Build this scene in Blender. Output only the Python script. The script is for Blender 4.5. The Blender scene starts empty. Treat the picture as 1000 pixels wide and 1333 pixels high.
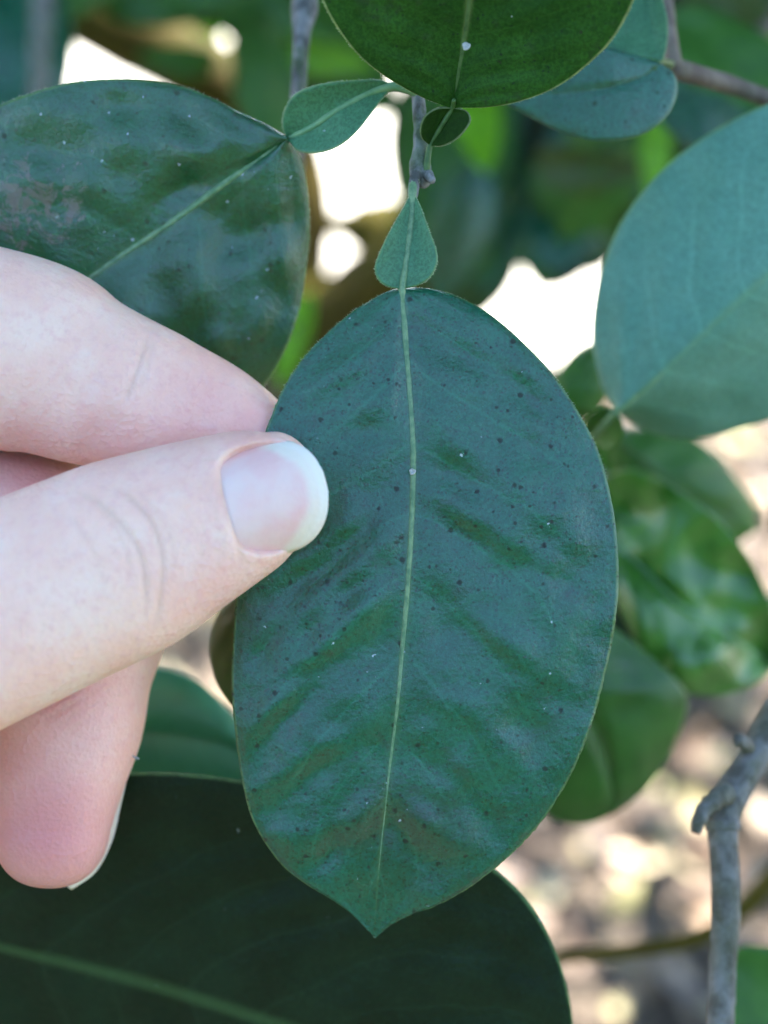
import bpy, bmesh, math, random
import numpy as np
from mathutils import Vector, Matrix, noise as mnoise

random.seed(7)
RNG = np.random.default_rng(11)
scn = bpy.context.scene
col = scn.collection
R = math.radians

# ------------------------------------------------------------------ camera
D0 = 0.1465                       # metres from the lens to the held leaf
K = 0.00008                       # metres on the held leaf for one photo pixel
PITCH = R(35)
CAM = np.array([0.0, 0.0, 0.95])
RT = np.array([1.0, 0.0, 0.0])
FW = np.array([0.0, math.cos(PITCH), -math.sin(PITCH)])
UP = np.array([0.0, math.sin(PITCH), math.cos(PITCH)])
cd = bpy.data.cameras.new("camera")
cam = bpy.data.objects.new("camera", cd)
col.objects.link(cam)
cam.matrix_world = Matrix(((RT[0], UP[0], -FW[0], CAM[0]), (RT[1], UP[1], -FW[1], CAM[1]),
                           (RT[2], UP[2], -FW[2], CAM[2]), (0, 0, 0, 1)))
cd.sensor_fit = 'VERTICAL'
cd.sensor_height = 24.0
cd.sensor_width = 18.0
cd.lens = 12.0 * D0 / (666.5 * K)
cd.clip_start = 0.01
cd.clip_end = 500
cd.dof.use_dof = True
cd.dof.focus_distance = D0 - 0.001
cd.dof.aperture_fstop = cd.lens / 4.2
cd.dof.aperture_blades = 0
scn.camera = cam

# ------------------------------------------------------------------ sky and sun
SUN_DIR = Vector((0.22, 0.52, 0.83)).normalized()
elev = math.asin(SUN_DIR.z)
azim = math.atan2(SUN_DIR.x, SUN_DIR.y)
w = bpy.data.worlds.new("World")
scn.world = w
w.use_nodes = True
wn = w.node_tree.nodes
wl = w.node_tree.links
sky = wn.new("ShaderNodeTexSky")
sky.sky_type = 'NISHITA'
sky.sun_disc = False
sky.sun_elevation = elev
sky.sun_rotation = azim
sky.altitude = 50
sky.air_density = 1.0
sky.dust_density = 0.4
sky.ozone_density = 1.6
wn["Background"].inputs["Strength"].default_value = 0.10
wl.new(sky.outputs["Color"], wn["Background"].inputs["Color"])
sd = bpy.data.lights.new("sun", 'SUN')
sd.energy = 5.0
sd.angle = R(0.53)
sd.color = (1.0, 0.95, 0.86)
sun = bpy.data.objects.new("sun", sd)
col.objects.link(sun)
sun.rotation_euler = (-SUN_DIR).to_track_quat('-Z', 'Y').to_euler()
sun.location = (2, 5, 8)

scn.view_settings.view_transform = 'Standard'
scn.view_settings.look = 'None'
scn.view_settings.exposure = 3.2
scn.view_settings.gamma = 1.0
scn.view_settings.use_curve_mapping = False
scn.render.engine = 'CYCLES'
scn.cycles.max_bounces = 5
scn.cycles.diffuse_bounces = 3
scn.cycles.glossy_bounces = 2
scn.cycles.transmission_bounces = 3
scn.cycles.use_adaptive_sampling = True
scn.cycles.adaptive_threshold = 0.025
scn.cycles.sample_clamp_indirect = 6.0
scn.cycles.use_denoising = True

# ------------------------------------------------------------------ helpers
def P(px, py, d):
    """photo pixel at depth d (cm along the view axis) -> world point, metres"""
    d = np.asarray(d, float) * 0.01
    px = np.asarray(px, float); py = np.asarray(py, float)
    k = K * d / D0
    return (CAM + ((px - 500.0) * k)[..., None] * RT + ((666.5 - py) * k)[..., None] * UP + d[..., None] * FW)

ORG = {}
def mesh_obj(name, verts, faces, mat, parent=None, origin=None, smooth=True, uv=None):
    verts = np.asarray(verts, float)
    if origin is None:
        origin = verts[0].copy()
    origin = np.asarray(origin, float)
    me = bpy.data.meshes.new(name)
    me.from_pydata((verts - origin).tolist(), [], [list(map(int, f)) for f in faces])
    if uv is not None:
        lay = me.uv_layers.new(name="UVMap")
        idx = np.empty(len(me.loops), np.int32)
        me.loops.foreach_get("vertex_index", idx)
        lay.data.foreach_set("uv", np.asarray(uv, np.float32)[idx].ravel())
    if smooth:
        me.polygons.foreach_set("use_smooth", np.ones(len(me.polygons), bool))
    me.materials.append(mat)
    me.update()
    o = bpy.data.objects.new(name, me)
    col.objects.link(o)
    po = np.zeros(3)
    if parent is not None:
        o.parent = parent
        po = ORG[parent]
    o.location = (origin - po).tolist()
    ORG[o] = origin
    return o

def empty(name, loc):
    o = bpy.data.objects.new(name, None)
    o.empty_display_size = 0.01
    col.objects.link(o)
    o.location = list(map(float, loc))
    ORG[o] = np.asarray(loc, float)
    return o

def tag(o, label=None, cat=None, group=None, kind=None):
    if label: o["label"] = label
    if cat: o["category"] = cat
    if group: o["group"] = group
    if kind: o["kind"] = kind
    return o

def crom(pts, n):
    """Catmull-Rom through pts (rows), n samples evenly spaced by chord length"""
    p = np.asarray(pts, float)
    q = np.vstack([2 * p[0] - p[1], p, 2 * p[-1] - p[-2]])
    out = []
    m = 24
    for i in range(1, len(q) - 2):
        t = np.linspace(0, 1, m, endpoint=False)[:, None]
        a, b, c, e = q[i - 1], q[i], q[i + 1], q[i + 2]
        out.append(0.5 * ((2 * b) + (-a + c) * t + (2 * a - 5 * b + 4 * c - e) * t ** 2 + (-a + 3 * b - 3 * c + e) * t ** 3))
    out.append(p[-1:])
    out = np.vstack(out)
    dims = min(3, out.shape[1])
    seg = np.linalg.norm(np.diff(out[:, :2 if dims < 3 else 3], axis=0), axis=1)
    s = np.concatenate([[0], np.cumsum(seg)]); s /= s[-1]
    u = np.linspace(0, 1, n)
    return np.stack([np.interp(u, s, out[:, k]) for k in range(out.shape[1])], 1)

def snoise(x, y, seed, sc):
    return mnoise.noise(Vector((x * sc + seed * 7.31, y * sc - seed * 3.77, seed * 1.7)))

def shell(G, S, U, th):
    """closed leaf shell from grid G[nu,ns,3] of top-surface points; top side = the side of the grid normal"""
    nu, ns, _ = G.shape
    du = np.gradient(G, axis=0); ds = np.gradient(G, axis=1)
    N = np.cross(ds, du)
    ln = np.linalg.norm(N, axis=2, keepdims=True)
    N = N / np.maximum(ln, 1e-12)
    bad = ln[..., 0] < 1e-11
    mean = N[nu // 2, ns // 2]
    N[bad] = mean
    if np.dot(mean, CAM - G[nu // 2, ns // 2]) < 0:
        pass
    edge = np.clip((1 - np.abs(S)) / 0.06, 0.25, 1)
    T = G + N * (th / 2 * edge)[..., None]
    B = G - N * (th / 2 * edge)[..., None]
    V = np.vstack([T.reshape(-1, 3), B.reshape(-1, 3)])
    uv1 = np.stack([(S * 0.5 + 0.5).ravel(), U.ravel()], 1)
    uv = np.vstack([uv1, uv1])
    o = nu * ns
    I = np.arange(o).reshape(nu, ns)
    a, b, c, d = I[:-1, :-1].ravel(), I[:-1, 1:].ravel(), I[1:, 1:].ravel(), I[1:, :-1].ravel()
    F = [np.stack([a, b, c, d], 1), np.stack([a + o, d + o, c + o, b + o], 1)]
    for e in (I[:, 0], I[::-1, -1], I[-1, :], I[0, ::-1]):
        F.append(np.stack([e[:-1], e[1:], e[1:] + o, e[:-1] + o], 1))
    return V, np.vstack(F), uv

def tube(pts, rad, nseg=12, wob=0.0, seed=0, nper=None, flat=1.0):
    """tapered tube through world points with end caps"""
    n = nper or max(8, 6 * len(pts))
    q = crom(np.hstack([np.asarray(pts, float), np.asarray(rad, float)[:, None]]), n)
    C = q[:, :3]; r = q[:, 3]
    T = np.gradient(C, axis=0); T /= np.linalg.norm(T, axis=1, keepdims=True)
    ref = np.array([0.3, -0.8, 0.5])
    V = []
    th = np.linspace(0, 2 * np.pi, nseg, endpoint=False)
    for i in range(n):
        A = np.cross(T[i], ref); A /= np.linalg.norm(A)
        Bv = np.cross(T[i], A)
        for k in range(nseg):
            rr = r[i]
            if wob:
                rr *= 1 + wob * (mnoise.noise(Vector((i * 0.35, k * 0.9, seed))) + 0.6 * mnoise.noise(Vector((i * 1.1, k * 1.9, seed + 9))))
            V.append(C[i] + rr * (math.cos(th[k]) * A + flat * math.sin(th[k]) * Bv))
    F = []
    for i in range(n - 1):
        for k in range(nseg):
            k2 = (k + 1) % nseg
            F.append((i * nseg + k, i * nseg + k2, (i + 1) * nseg + k2, (i + 1) * nseg + k))
    F.append(tuple(range(nseg - 1, -1, -1)))
    F.append(tuple((n - 1) * nseg + k for k in range(nseg)))
    return np.array(V), F

def join_geo(parts):
    V, F, o = [], [], 0
    for v, f in parts:
        V.append(v); F += [tuple(i + o for i in ff) for ff in f]; o += len(v)
    return np.vstack(V), F

# ------------------------------------------------------------------ materials
class NT:
    def __init__(self, name):
        self.m = bpy.data.materials.new(name)
        self.m.use_nodes = True
        self.t = self.m.node_tree
        self.b = self.t.nodes["Principled BSDF"]
        self.out = self.t.nodes["Material Output"]
    def n(self, typ, **kw):
        nd = self.t.nodes.new(typ)
        for k, v in kw.items(): setattr(nd, k, v)
        return nd
    def l(self, a, b): self.t.links.new(a, b)
    def val(self, x, sock):
        if isinstance(x, (int, float)): sock.default_value = x
        elif isinstance(x, tuple): sock.default_value = x if len(x) != 3 else (*x, 1)
        else: self.l(x, sock)
    def math(self, op, a, b=0.0, clamp=False):
        nd = self.n("ShaderNodeMath", operation=op, use_clamp=clamp)
        self.val(a, nd.inputs[0]); self.val(b, nd.inputs[1])
        return nd.outputs[0]
    def mix(self, f, a, b, blend='MIX'):
        nd = self.n("ShaderNodeMix", data_type='RGBA', blend_type=blend)
        self.val(f, nd.inputs[0]); self.val(a, nd.inputs[6]); self.val(b, nd.inputs[7])
        return nd.outputs[2]
    def ramp(self, f, lo, hi, a=0.0, b=1.0):
        nd = self.n("ShaderNodeMapRange", interpolation_type='SMOOTHSTEP')
        self.val(f, nd.inputs[0])
        for i, v in enumerate((lo, hi, a, b)): nd.inputs[1 + i].default_value = v
        return nd.outputs[0]
    def noise(self, co, sc, det=3.0, rough=0.55, dist=0.0):
        nd = self.n("ShaderNodeTexNoise")
        self.l(co, nd.inputs["Vector"])
        nd.inputs["Scale"].default_value = sc; nd.inputs["Detail"].default_value = det
        nd.inputs["Roughness"].default_value = rough; nd.inputs["Distortion"].default_value = dist
        return nd.outputs[0]
    def voro(self, co, sc, feat='F1', rnd=1.0):
        nd = self.n("ShaderNodeTexVoronoi", feature=feat)
        self.l(co, nd.inputs["Vector"]); nd.inputs["Scale"].default_value = sc
        nd.inputs["Randomness"].default_value = rnd
        return nd
    def bump(self, h, strength, dist, prev=None):
        nd = self.n("ShaderNodeBump")
        nd.inputs["Strength"].default_value = strength
        nd.inputs["Distance"].default_value = dist
        self.l(h, nd.inputs["Height"])
        if prev is not None: self.l(prev, nd.inputs["Normal"])
        return nd.outputs[0]

def leaf_mat(name, dark, light, rough=0.36, rim=(0.085, 0.17, 0.055), specks=0.0, white=0.0, rust=0.0, nveins=9.0,
             veincol=None, veinamt=0.25, trans=0.18, transcol=(0.12, 0.32, 0.02), rimw=0.985, bumps=1.0, spec=0.5, patch=None, cheap=False, ior=1.5):
    t = NT(name)
    co = t.n("ShaderNodeTexCoord")
    obj = co.outputs["Object"]
    sep = t.n("ShaderNodeSeparateXYZ")
    t.l(co.outputs["UV"], sep.inputs[0])
    s = t.math('ABSOLUTE', t.math('SUBTRACT', t.math('MULTIPLY', sep.outputs[0], 2.0), 1.0))
    v = sep.outputs[1]
    n1 = t.noise(obj, 130, 4, 0.6)
    n2 = t.noise(obj, 900, 3, 0.6)
    c = t.mix(t.ramp(n1, 0.35, 0.68), dark, light)
    c = t.mix(t.ramp(n2, 0.4, 0.75, 0, 0.35), c, light)
    if not cheap:
        c = t.mix(t.ramp(t.noise(obj, 3000, 2, 0.7), 0.38, 0.62, 0.5, 0.0), c, tuple(x * 0.3 for x in dark))
    # lateral veins, curving towards the tip
    nd = t.noise(obj, 60, 2)
    ph = t.math('ADD', t.math('MULTIPLY', t.math('SUBTRACT', v, t.math('MULTIPLY', t.math('POWER', s, 1.2), 0.26)), nveins),
                t.math('MULTIPLY', nd, 0.9))
    fr = t.math('ABSOLUTE', t.math('SUBTRACT', t.math('FRACT', ph), 0.5))
    vein = t.ramp(fr, 0.0, 0.055, 1.0, 0.0)
    vein = t.math('MULTIPLY', vein, t.ramp(s, 0.55, 0.95, 1.0, 0.0))
    if veincol is None: veincol = tuple(min(1, x * 1.7 + 0.008) for x in light)
    c = t.mix(t.math('MULTIPLY', vein, veinamt), c, veincol)
    # fine reticulation
    if not cheap:
        vr = t.voro(obj, 1050, 'DISTANCE_TO_EDGE')
        ret = t.ramp(vr.outputs["Distance"], 0.0, 0.12, 1.0, 0.0)
        c = t.mix(t.math('MULTIPLY', ret, 0.09), c, veincol)
    if patch:
        c = t.mix(t.math('MULTIPLY', t.ramp(t.noise(obj, 75, 3, 0.5, 0.5), 0.55, 0.72), patch[1]), c, patch[0])
    c = t.mix(t.ramp(s, 0.0, 0.05, 0.35, 0.0), c, rim)
    c = t.mix(t.math('MULTIPLY', t.ramp(s, rimw - 0.006, rimw + 0.008), t.ramp(n2, 0.3, 0.6, 0.45, 1.0)), c, rim)
    rgh = t.ramp(n1, 0.25, 0.75, rough - 0.05, rough + 0.09)
    matte = None
    if specks:
        jit = t.n("ShaderNodeTexNoise"); t.l(obj, jit.inputs["Vector"]); jit.inputs["Scale"].default_value = 2600; jit.inputs["Detail"].default_value = 2
        wob = t.n("ShaderNodeVectorMath", operation='MULTIPLY_ADD')
        t.l(jit.outputs["Color"], wob.inputs[0]); wob.inputs[1].default_value = (0.0004, 0.0004, 0.0004); t.l(obj, wob.inputs[2])
        vo = t.voro(wob.outputs[0], 900)
        pick = t.n("ShaderNodeSeparateColor"); t.l(vo.outputs["Color"], pick.inputs[0])
        zone = t.noise(obj, 70, 3, 0.6)
        thr = t.math('MULTIPLY', t.ramp(zone, 0.36, 0.58, 0.25, 1.5), specks)
        on = t.math('LESS_THAN', pick.outputs[0], thr)
        size = t.math('ADD', t.math('MULTIPLY', t.math('POWER', pick.outputs[1], 3.0), 0.24), 0.09)
        dot = t.ramp(t.math('DIVIDE', vo.outputs["Distance"], size), 0.6, 1.1, 1.0, 0.0)
        c = t.mix(t.math('MULTIPLY', t.math('MULTIPLY', dot, on), 0.75), c, (0.034, 0.016, 0.022))
        matte = t.math('MULTIPLY', dot, on)
        vf = t.voro(wob.outputs[0], 2100)
        pf = t.n("ShaderNodeSeparateColor"); t.l(vf.outputs["Color"], pf.inputs[0])
        onf = t.math('LESS_THAN', pf.outputs[0], t.math('MULTIPLY', t.ramp(zone, 0.34, 0.60, 0.3, 1.0), specks))
        c = t.mix(t.math('MULTIPLY', t.math('MULTIPLY', t.ramp(vf.outputs["Distance"], 0.18, 0.34, 1.0, 0.0), onf), 0.8), c, (0.010, 0.014, 0.013))
        smu = t.math('MULTIPLY', t.ramp(t.noise(obj, 240, 5, 0.7, 0.4), 0.56, 0.70), 0.4)
        c = t.mix(smu, c, (0.030, 0.030, 0.026))
    if rust:
        rn = t.noise(obj, 430, 6, 0.72, 0.8)
        ex = t.math('DIVIDE', t.math('SUBTRACT', sep.outputs[0], 0.74), 0.2)
        ey = t.math('DIVIDE', t.math('SUBTRACT', v, 0.5), 0.14)
        zone2 = t.ramp(t.math('ADD', t.math('MULTIPLY', ex, ex), t.math('MULTIPLY', ey, ey)), 0.1, 1.0, 1.0, 0.0)
        rs = t.ramp(t.math('ADD', t.math('MULTIPLY', rn, 0.8), t.math('MULTIPLY', zone2, 0.2)), 0.575, 0.66)
        rs = t.math('MULTIPLY', rs, rust)
        c = t.mix(rs, c, (0.15, 0.095, 0.085))
        rgh = t.math('ADD', rgh, t.math('MULTIPLY', rs, 0.2))
    if white:  # pale specks; the clusters also paint glints on the scarred leaf
        jw = t.n("ShaderNodeTexNoise"); t.l(obj, jw.inputs["Vector"]); jw.inputs["Scale"].default_value = 3200
        ww_ = t.n("ShaderNodeVectorMath", operation='MULTIPLY_ADD')
        t.l(jw.outputs["Color"], ww_.inputs[0]); ww_.inputs[1].default_value = (0.0007, 0.0007, 0.0007); t.l(obj, ww_.inputs[2])
        vw = t.voro(ww_.outputs[0], 700)
        pw = t.n("ShaderNodeSeparateColor"); t.l(vw.outputs["Color"], pw.inputs[0])
        on = t.math('LESS_THAN', pw.outputs[1], t.math('MULTIPLY', t.ramp(t.noise(obj, 110, 2, 0.5), 0.45, 0.68, 0.3, 4.0), white))
        dw = t.ramp(t.math('DIVIDE', vw.outputs["Distance"], t.math('ADD', t.math('MULTIPLY', pw.outputs[2], 0.14), 0.03)), 0.5, 1.0, 1.0, 0.0)
        c = t.mix(t.math('MULTIPLY', t.math('MULTIPLY', dw, on), 0.85), c, (0.55, 0.6, 0.62))
    t.l(c, t.b.inputs["Base Color"])
    t.val(rgh, t.b.inputs["Roughness"])
    t.b.inputs["Specular IOR Level"].default_value = spec
    if matte is not None:
        t.l(t.math('MULTIPLY', t.math('SUBTRACT', 1.0, t.math('MULTIPLY', matte, 0.65)), spec), t.b.inputs["Specular IOR Level"])
    t.b.inputs["IOR"].default_value = ior
    h = t.math('ADD', t.math('MULTIPLY', n1, 0.6), t.math('SUBTRACT', t.math('MULTIPLY', n2, 0.22), t.math('MULTIPLY', vein, 0.05)))
    bm = t.bump(h, 0.42 * bumps, 0.0006)
    fine = bm if cheap else t.bump(t.noise(obj, 1300, 5, 0.68), 0.75 * bumps, 0.00028, bm)
    t.l(fine, t.b.inputs["Normal"])
    tr = t.n("ShaderNodeBsdfTranslucent")
    t.val(transcol, tr.inputs["Color"])
    mx = t.n("ShaderNodeMixShader")
    mx.inputs[0].default_value = trans
    t.l(t.b.outputs[0], mx.inputs[1]); t.l(tr.outputs[0], mx.inputs[2])
    t.l(mx.outputs[0], t.out.inputs["Surface"])
    return t.m

def simple_mat(name, c0, c1, sc, rough=0.6, bump=0.3, bd=0.0005, spec=0.4, det=4):
    t = NT(name)
    co = t.n("ShaderNodeTexCoord").outputs["Object"]
    n1 = t.noise(co, sc, det, 0.6)
    t.l(t.mix(t.ramp(n1, 0.35, 0.65), c0, c1), t.b.inputs["Base Color"])
    t.b.inputs["Roughness"].default_value = rough
    t.b.inputs["Specular IOR Level"].default_value = spec
    t.l(t.bump(t.noise(co, sc * 3, det, 0.65), bump, bd), t.b.inputs["Normal"])
    return t.m

def bark_mat(name, base, pale, green, sc=300, moss=0.4, bump=0.7, bd=0.0006):
    t = NT(name)
    co = t.n("ShaderNodeTexCoord").outputs["Object"]
    mp = t.n("ShaderNodeMapping"); mp.inputs["Scale"].default_value = (1, 1, 0.35)
    t.l(co, mp.inputs[0])
    n1 = t.noise(mp.outputs[0], sc, 5, 0.65, 0.3)
    n2 = t.noise(co, sc * 0.35, 4, 0.6)
    n3 = t.noise(co, sc * 4, 3, 0.6)
    c = t.mix(t.ramp(n1, 0.36, 0.66), base, pale)
    c = t.mix(t.math('MULTIPLY', t.ramp(n2, 0.45, 0.62), moss), c, green)
    c = t.mix(t.ramp(n3, 0.6, 0.75, 0, 0.3), c, tuple(x * 0.35 for x in base))
    t.l(c, t.b.inputs["Base Color"])
    t.b.inputs["Roughness"].default_value = 0.7
    t.b.inputs["Specular IOR Level"].default_value = 0.12
    t.l(t.bump(t.math('ADD', n1, t.math('MULTIPLY', n3, 0.4)), bump, bd), t.b.inputs["Normal"])
    return t.m

M_LEAF = leaf_mat("leaf_held", (0.003, 0.092, 0.048), (0.007, 0.128, 0.066), rough=0.24, specks=0.9, white=0.11, veinamt=0.25, spec=0.82, bumps=0.65,
                  patch=((0.028, 0.036, 0.030), 0.35))
M_LEAF_OLD = leaf_mat("leaf_scarred", (0.004, 0.064, 0.028), (0.010, 0.094, 0.040), rough=0.17, specks=0.55, white=0.3, rust=0.9, nveins=8, spec=0.95, trans=0.15, transcol=(0.25, 0.8, 0.04))
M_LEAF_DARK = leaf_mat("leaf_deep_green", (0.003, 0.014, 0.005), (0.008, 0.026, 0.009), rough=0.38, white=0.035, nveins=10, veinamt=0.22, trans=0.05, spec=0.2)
M_LEAF_TOP = leaf_mat("leaf_overhead", (0.015, 0.066, 0.008), (0.030, 0.105, 0.013), rough=0.5, white=0.01, rim=(0.3, 0.36, 0.14), nveins=10, veinamt=0.15, trans=0.10,
                      specks=0.12, spec=0.12)
M_LEAF_PALE = leaf_mat("leaf_pale_underside", (0.11, 0.31, 0.225), (0.15, 0.36, 0.265), rough=0.5, rim=(0.2, 0.34, 0.13), nveins=8, veinamt=0.2, trans=0.15)
M_LEAF_BRIGHT = leaf_mat("leaf_fresh_green", (0.016, 0.08, 0.012), (0.036, 0.135, 0.018), rough=0.36, rim=(0.18, 0.3, 0.1), nveins=7, veinamt=0.3, trans=0.3, white=0.01, cheap=True)
M_LEAF_SHEEN = leaf_mat("leaf_blue_sheen", (0.012, 0.12, 0.07), (0.024, 0.16, 0.10), rough=0.30, specks=0.6, white=0.02, spec=0.95, veinamt=0.1)
M_LEAF_SOFT = leaf_mat("leaf_soft_green", (0.03, 0.19, 0.085), (0.045, 0.235, 0.11), rough=0.4, nveins=6, trans=0.2, spec=0.8, cheap=True)
M_LEAF_CURL = leaf_mat("leaf_fresh_curled", (0.03, 0.13, 0.016), (0.085, 0.25, 0.03), rough=0.30, rim=(0.18, 0.3, 0.1), nveins=6, veinamt=0.3, trans=0.3, spec=0.8, cheap=True)
M_LEAF_MID = leaf_mat("leaf_mid_green", (0.03, 0.105, 0.014), (0.055, 0.16, 0.022), rough=0.42, spec=0.35, nveins=8, trans=0.22, transcol=(0.14, 0.4, 0.03), cheap=True)
M_LEAF_OLIVE = leaf_mat("leaf_olive", (0.03, 0.055, 0.006), (0.05, 0.08, 0.01), rough=0.5, rim=(0.2, 0.22, 0.05), nveins=8, trans=0.2, cheap=True)
M_LEAF_LIME = leaf_mat("leaf_backlit_lime", (0.13, 0.30, 0.012), (0.2, 0.4, 0.02), rough=0.42, nveins=7, trans=0.45, transcol=(0.35, 0.7, 0.02), cheap=True)  # backlit brightness is put into this colour
M_WING = leaf_mat("leaf_stalk_wing", (0.055, 0.20, 0.095), (0.085, 0.25, 0.12), rough=0.36, white=0.12, rim=(0.15, 0.27, 0.11), veinamt=0.05, nveins=5, rimw=0.968)
M_WING_DARK = leaf_mat("leaf_stalk_wing_shaded", (0.010, 0.038, 0.003), (0.018, 0.055, 0.005), rough=0.6, rim=(0.16, 0.2, 0.09), veinamt=0.05, nveins=5, rimw=0.965, spec=0.15)  # darker copy of the wing colour, with shade put into it
M_RIB = simple_mat("midrib_pale", (0.085, 0.18, 0.085), (0.18, 0.28, 0.14), 1100, 0.45, 0.3, 0.0001)
M_RIB_DIM = simple_mat("midrib_dim", (0.035, 0.085, 0.022), (0.07, 0.14, 0.04), 700, 0.5, 0.3, 0.0001)
M_RIB_PALE = simple_mat("midrib_yellowish", (0.12, 0.25, 0.12), (0.19, 0.32, 0.16), 500, 0.5, 0.3, 0.0001)
M_RIB_DARK = simple_mat("midrib_dark", (0.018, 0.045, 0.012), (0.04, 0.08, 0.022), 700, 0.5, 0.3, 0.0001)
M_HAIR = simple_mat("margin_fuzz", (0.42, 0.5, 0.28), (0.55, 0.6, 0.38), 900, 0.5, 0.1, 0.0001)
M_TWIG = bark_mat("twig_bark", (0.075, 0.075, 0.07), (0.24, 0.235, 0.24), (0.07, 0.12, 0.04), 700, 0.5, 0.8, 0.0004)
M_STEM = bark_mat("stem_bark", (0.095, 0.085, 0.07), (0.21, 0.195, 0.18), (0.08, 0.085, 0.04), 420, 0.4, 0.9, 0.0007)
M_STEM_PINK = bark_mat("stem_bark_brown", (0.14, 0.10, 0.085), (0.24, 0.18, 0.15), (0.12, 0.12, 0.06), 300, 0.25, 0.5, 0.0006)
M_LIMB = bark_mat("limb_bark", (0.048, 0.034, 0.004), (0.085, 0.060, 0.008), (0.055, 0.058, 0.005), 60, 0.6, 0.9, 0.004)
M_WHITE = simple_mat("white_speck", (0.32, 0.32, 0.31), (0.5, 0.5, 0.48), 3000, 0.5, 0.5, 0.0001)

t = NT("crown_leaves")
t.b.inputs["Base Color"].default_value = (0.035, 0.11, 0.025, 1)
t.b.inputs["Roughness"].default_value = 0.45
tr = t.n("ShaderNodeBsdfTranslucent"); tr.inputs["Color"].default_value = (0.13, 0.35, 0.03, 1)
mx = t.n("ShaderNodeMixShader"); mx.inputs[0].default_value = 0.2
t.l(t.b.outputs[0], mx.inputs[1]); t.l(tr.outputs[0], mx.inputs[2]); t.l(mx.outputs[0], t.out.inputs["Surface"])
M_CROWN = t.m

# ------------------------------------------------------------------ ground
t = NT("ground_soil")
co = t.n("ShaderNodeTexCoord").outputs["Object"]
g1 = t.noise(co, 9, 6, 0.65); g2 = t.noise(co, 70, 5, 0.7)
c = t.mix(t.ramp(g1, 0.35, 0.65), (0.055, 0.040, 0.030), (0.11, 0.082, 0.062))
c = t.mix(t.ramp(g2, 0.4, 0.7, 0, 0.7), c, (0.18, 0.14, 0.10))
t.l(c, t.b.inputs["Base Color"]); t.b.inputs["Roughness"].default_value = 0.9
t.l(t.bump(g2, 0.8, 0.02), t.b.inputs["Normal"])
M_GROUND = t.m
gv, gf = [], []
xs = np.concatenate([[-200, -40, -8], np.linspace(-3, 3, 41), [8, 40, 200]])
ys = np.concatenate([[-200, -40, -6], np.linspace(-1, 5, 41), [10, 40, 300]])
for y in ys:
    for x in xs:
        z = 0.025 * mnoise.noise(Vector((x * 1.3, y * 1.3, 0.4))) + 0.012 * mnoise.noise(Vector((x * 4, y * 4, 3))) if abs(x) < 3.1 and -1.1 < y < 5.1 else 0.0
        gv.append((x, y, z))
nx = len(xs)
for j in range(len(ys) - 1):
    for i in range(nx - 1):
        gf.append((j * nx + i, j * nx + i + 1, (j + 1) * nx + i + 1, (j + 1) * nx + i))
ground = tag(mesh_obj("ground", gv, gf, M_GROUND, origin=(0, 0, 0)), "brown dry soil under the tree, sunlit in patches", "ground", kind="structure")

gx, gy = np.meshgrid(np.concatenate([[-200, -30], np.linspace(-6, 6, 13), [30, 200]]), np.concatenate([[-200, -30], np.linspace(-8, -1.15, 9)]))
gv = np.stack([gx.ravel(), gy.ravel(), np.full(gx.size, 0.012)], 1)
nx = gx.shape[1]
gf = [(j * nx + i, j * nx + i + 1, (j + 1) * nx + i + 1, (j + 1) * nx + i) for j in range(gx.shape[0] - 1) for i in range(nx - 1)]
M_LAWN = simple_mat("lawn_grass", (0.025, 0.055, 0.012), (0.05, 0.095, 0.022), 40, 0.8, 0.9, 0.02)
tag(mesh_obj("added_lawn", gv, gf, M_LAWN, origin=(0, -2, 0)), "unseen grass sheet added behind the camera to darken leaf reflections", "added_lawn", kind="structure")  # unseen grass added so the glossy leaves mirror dark ground

gx, gy = np.meshgrid(np.linspace(-12, 12, 25), np.linspace(1.62, 5.2, 10))
gz = np.full(gx.size, 0.03)
gyw = gy.ravel() + 0.10 * np.sin(gx.ravel() * 2.1) + 0.05 * np.sin(gx.ravel() * 5.3 + 1)
gv = np.stack([gx.ravel(), gyw, gz], 1)
nx = gx.shape[1]
gf = [(j * nx + i, j * nx + i + 1, (j + 1) * nx + i + 1, (j + 1) * nx + i) for j in range(gx.shape[0] - 1) for i in range(nx - 1)]
M_PATH = simple_mat("path_sand", (0.50, 0.46, 0.40), (0.62, 0.58, 0.50), 14, 0.9, 0.6, 0.01)
tag(mesh_obj("path", gv, gf, M_PATH, origin=(0, 2, 0)), "pale sunlit sandy path beyond the tree's shade", "path", kind="structure")

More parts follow.
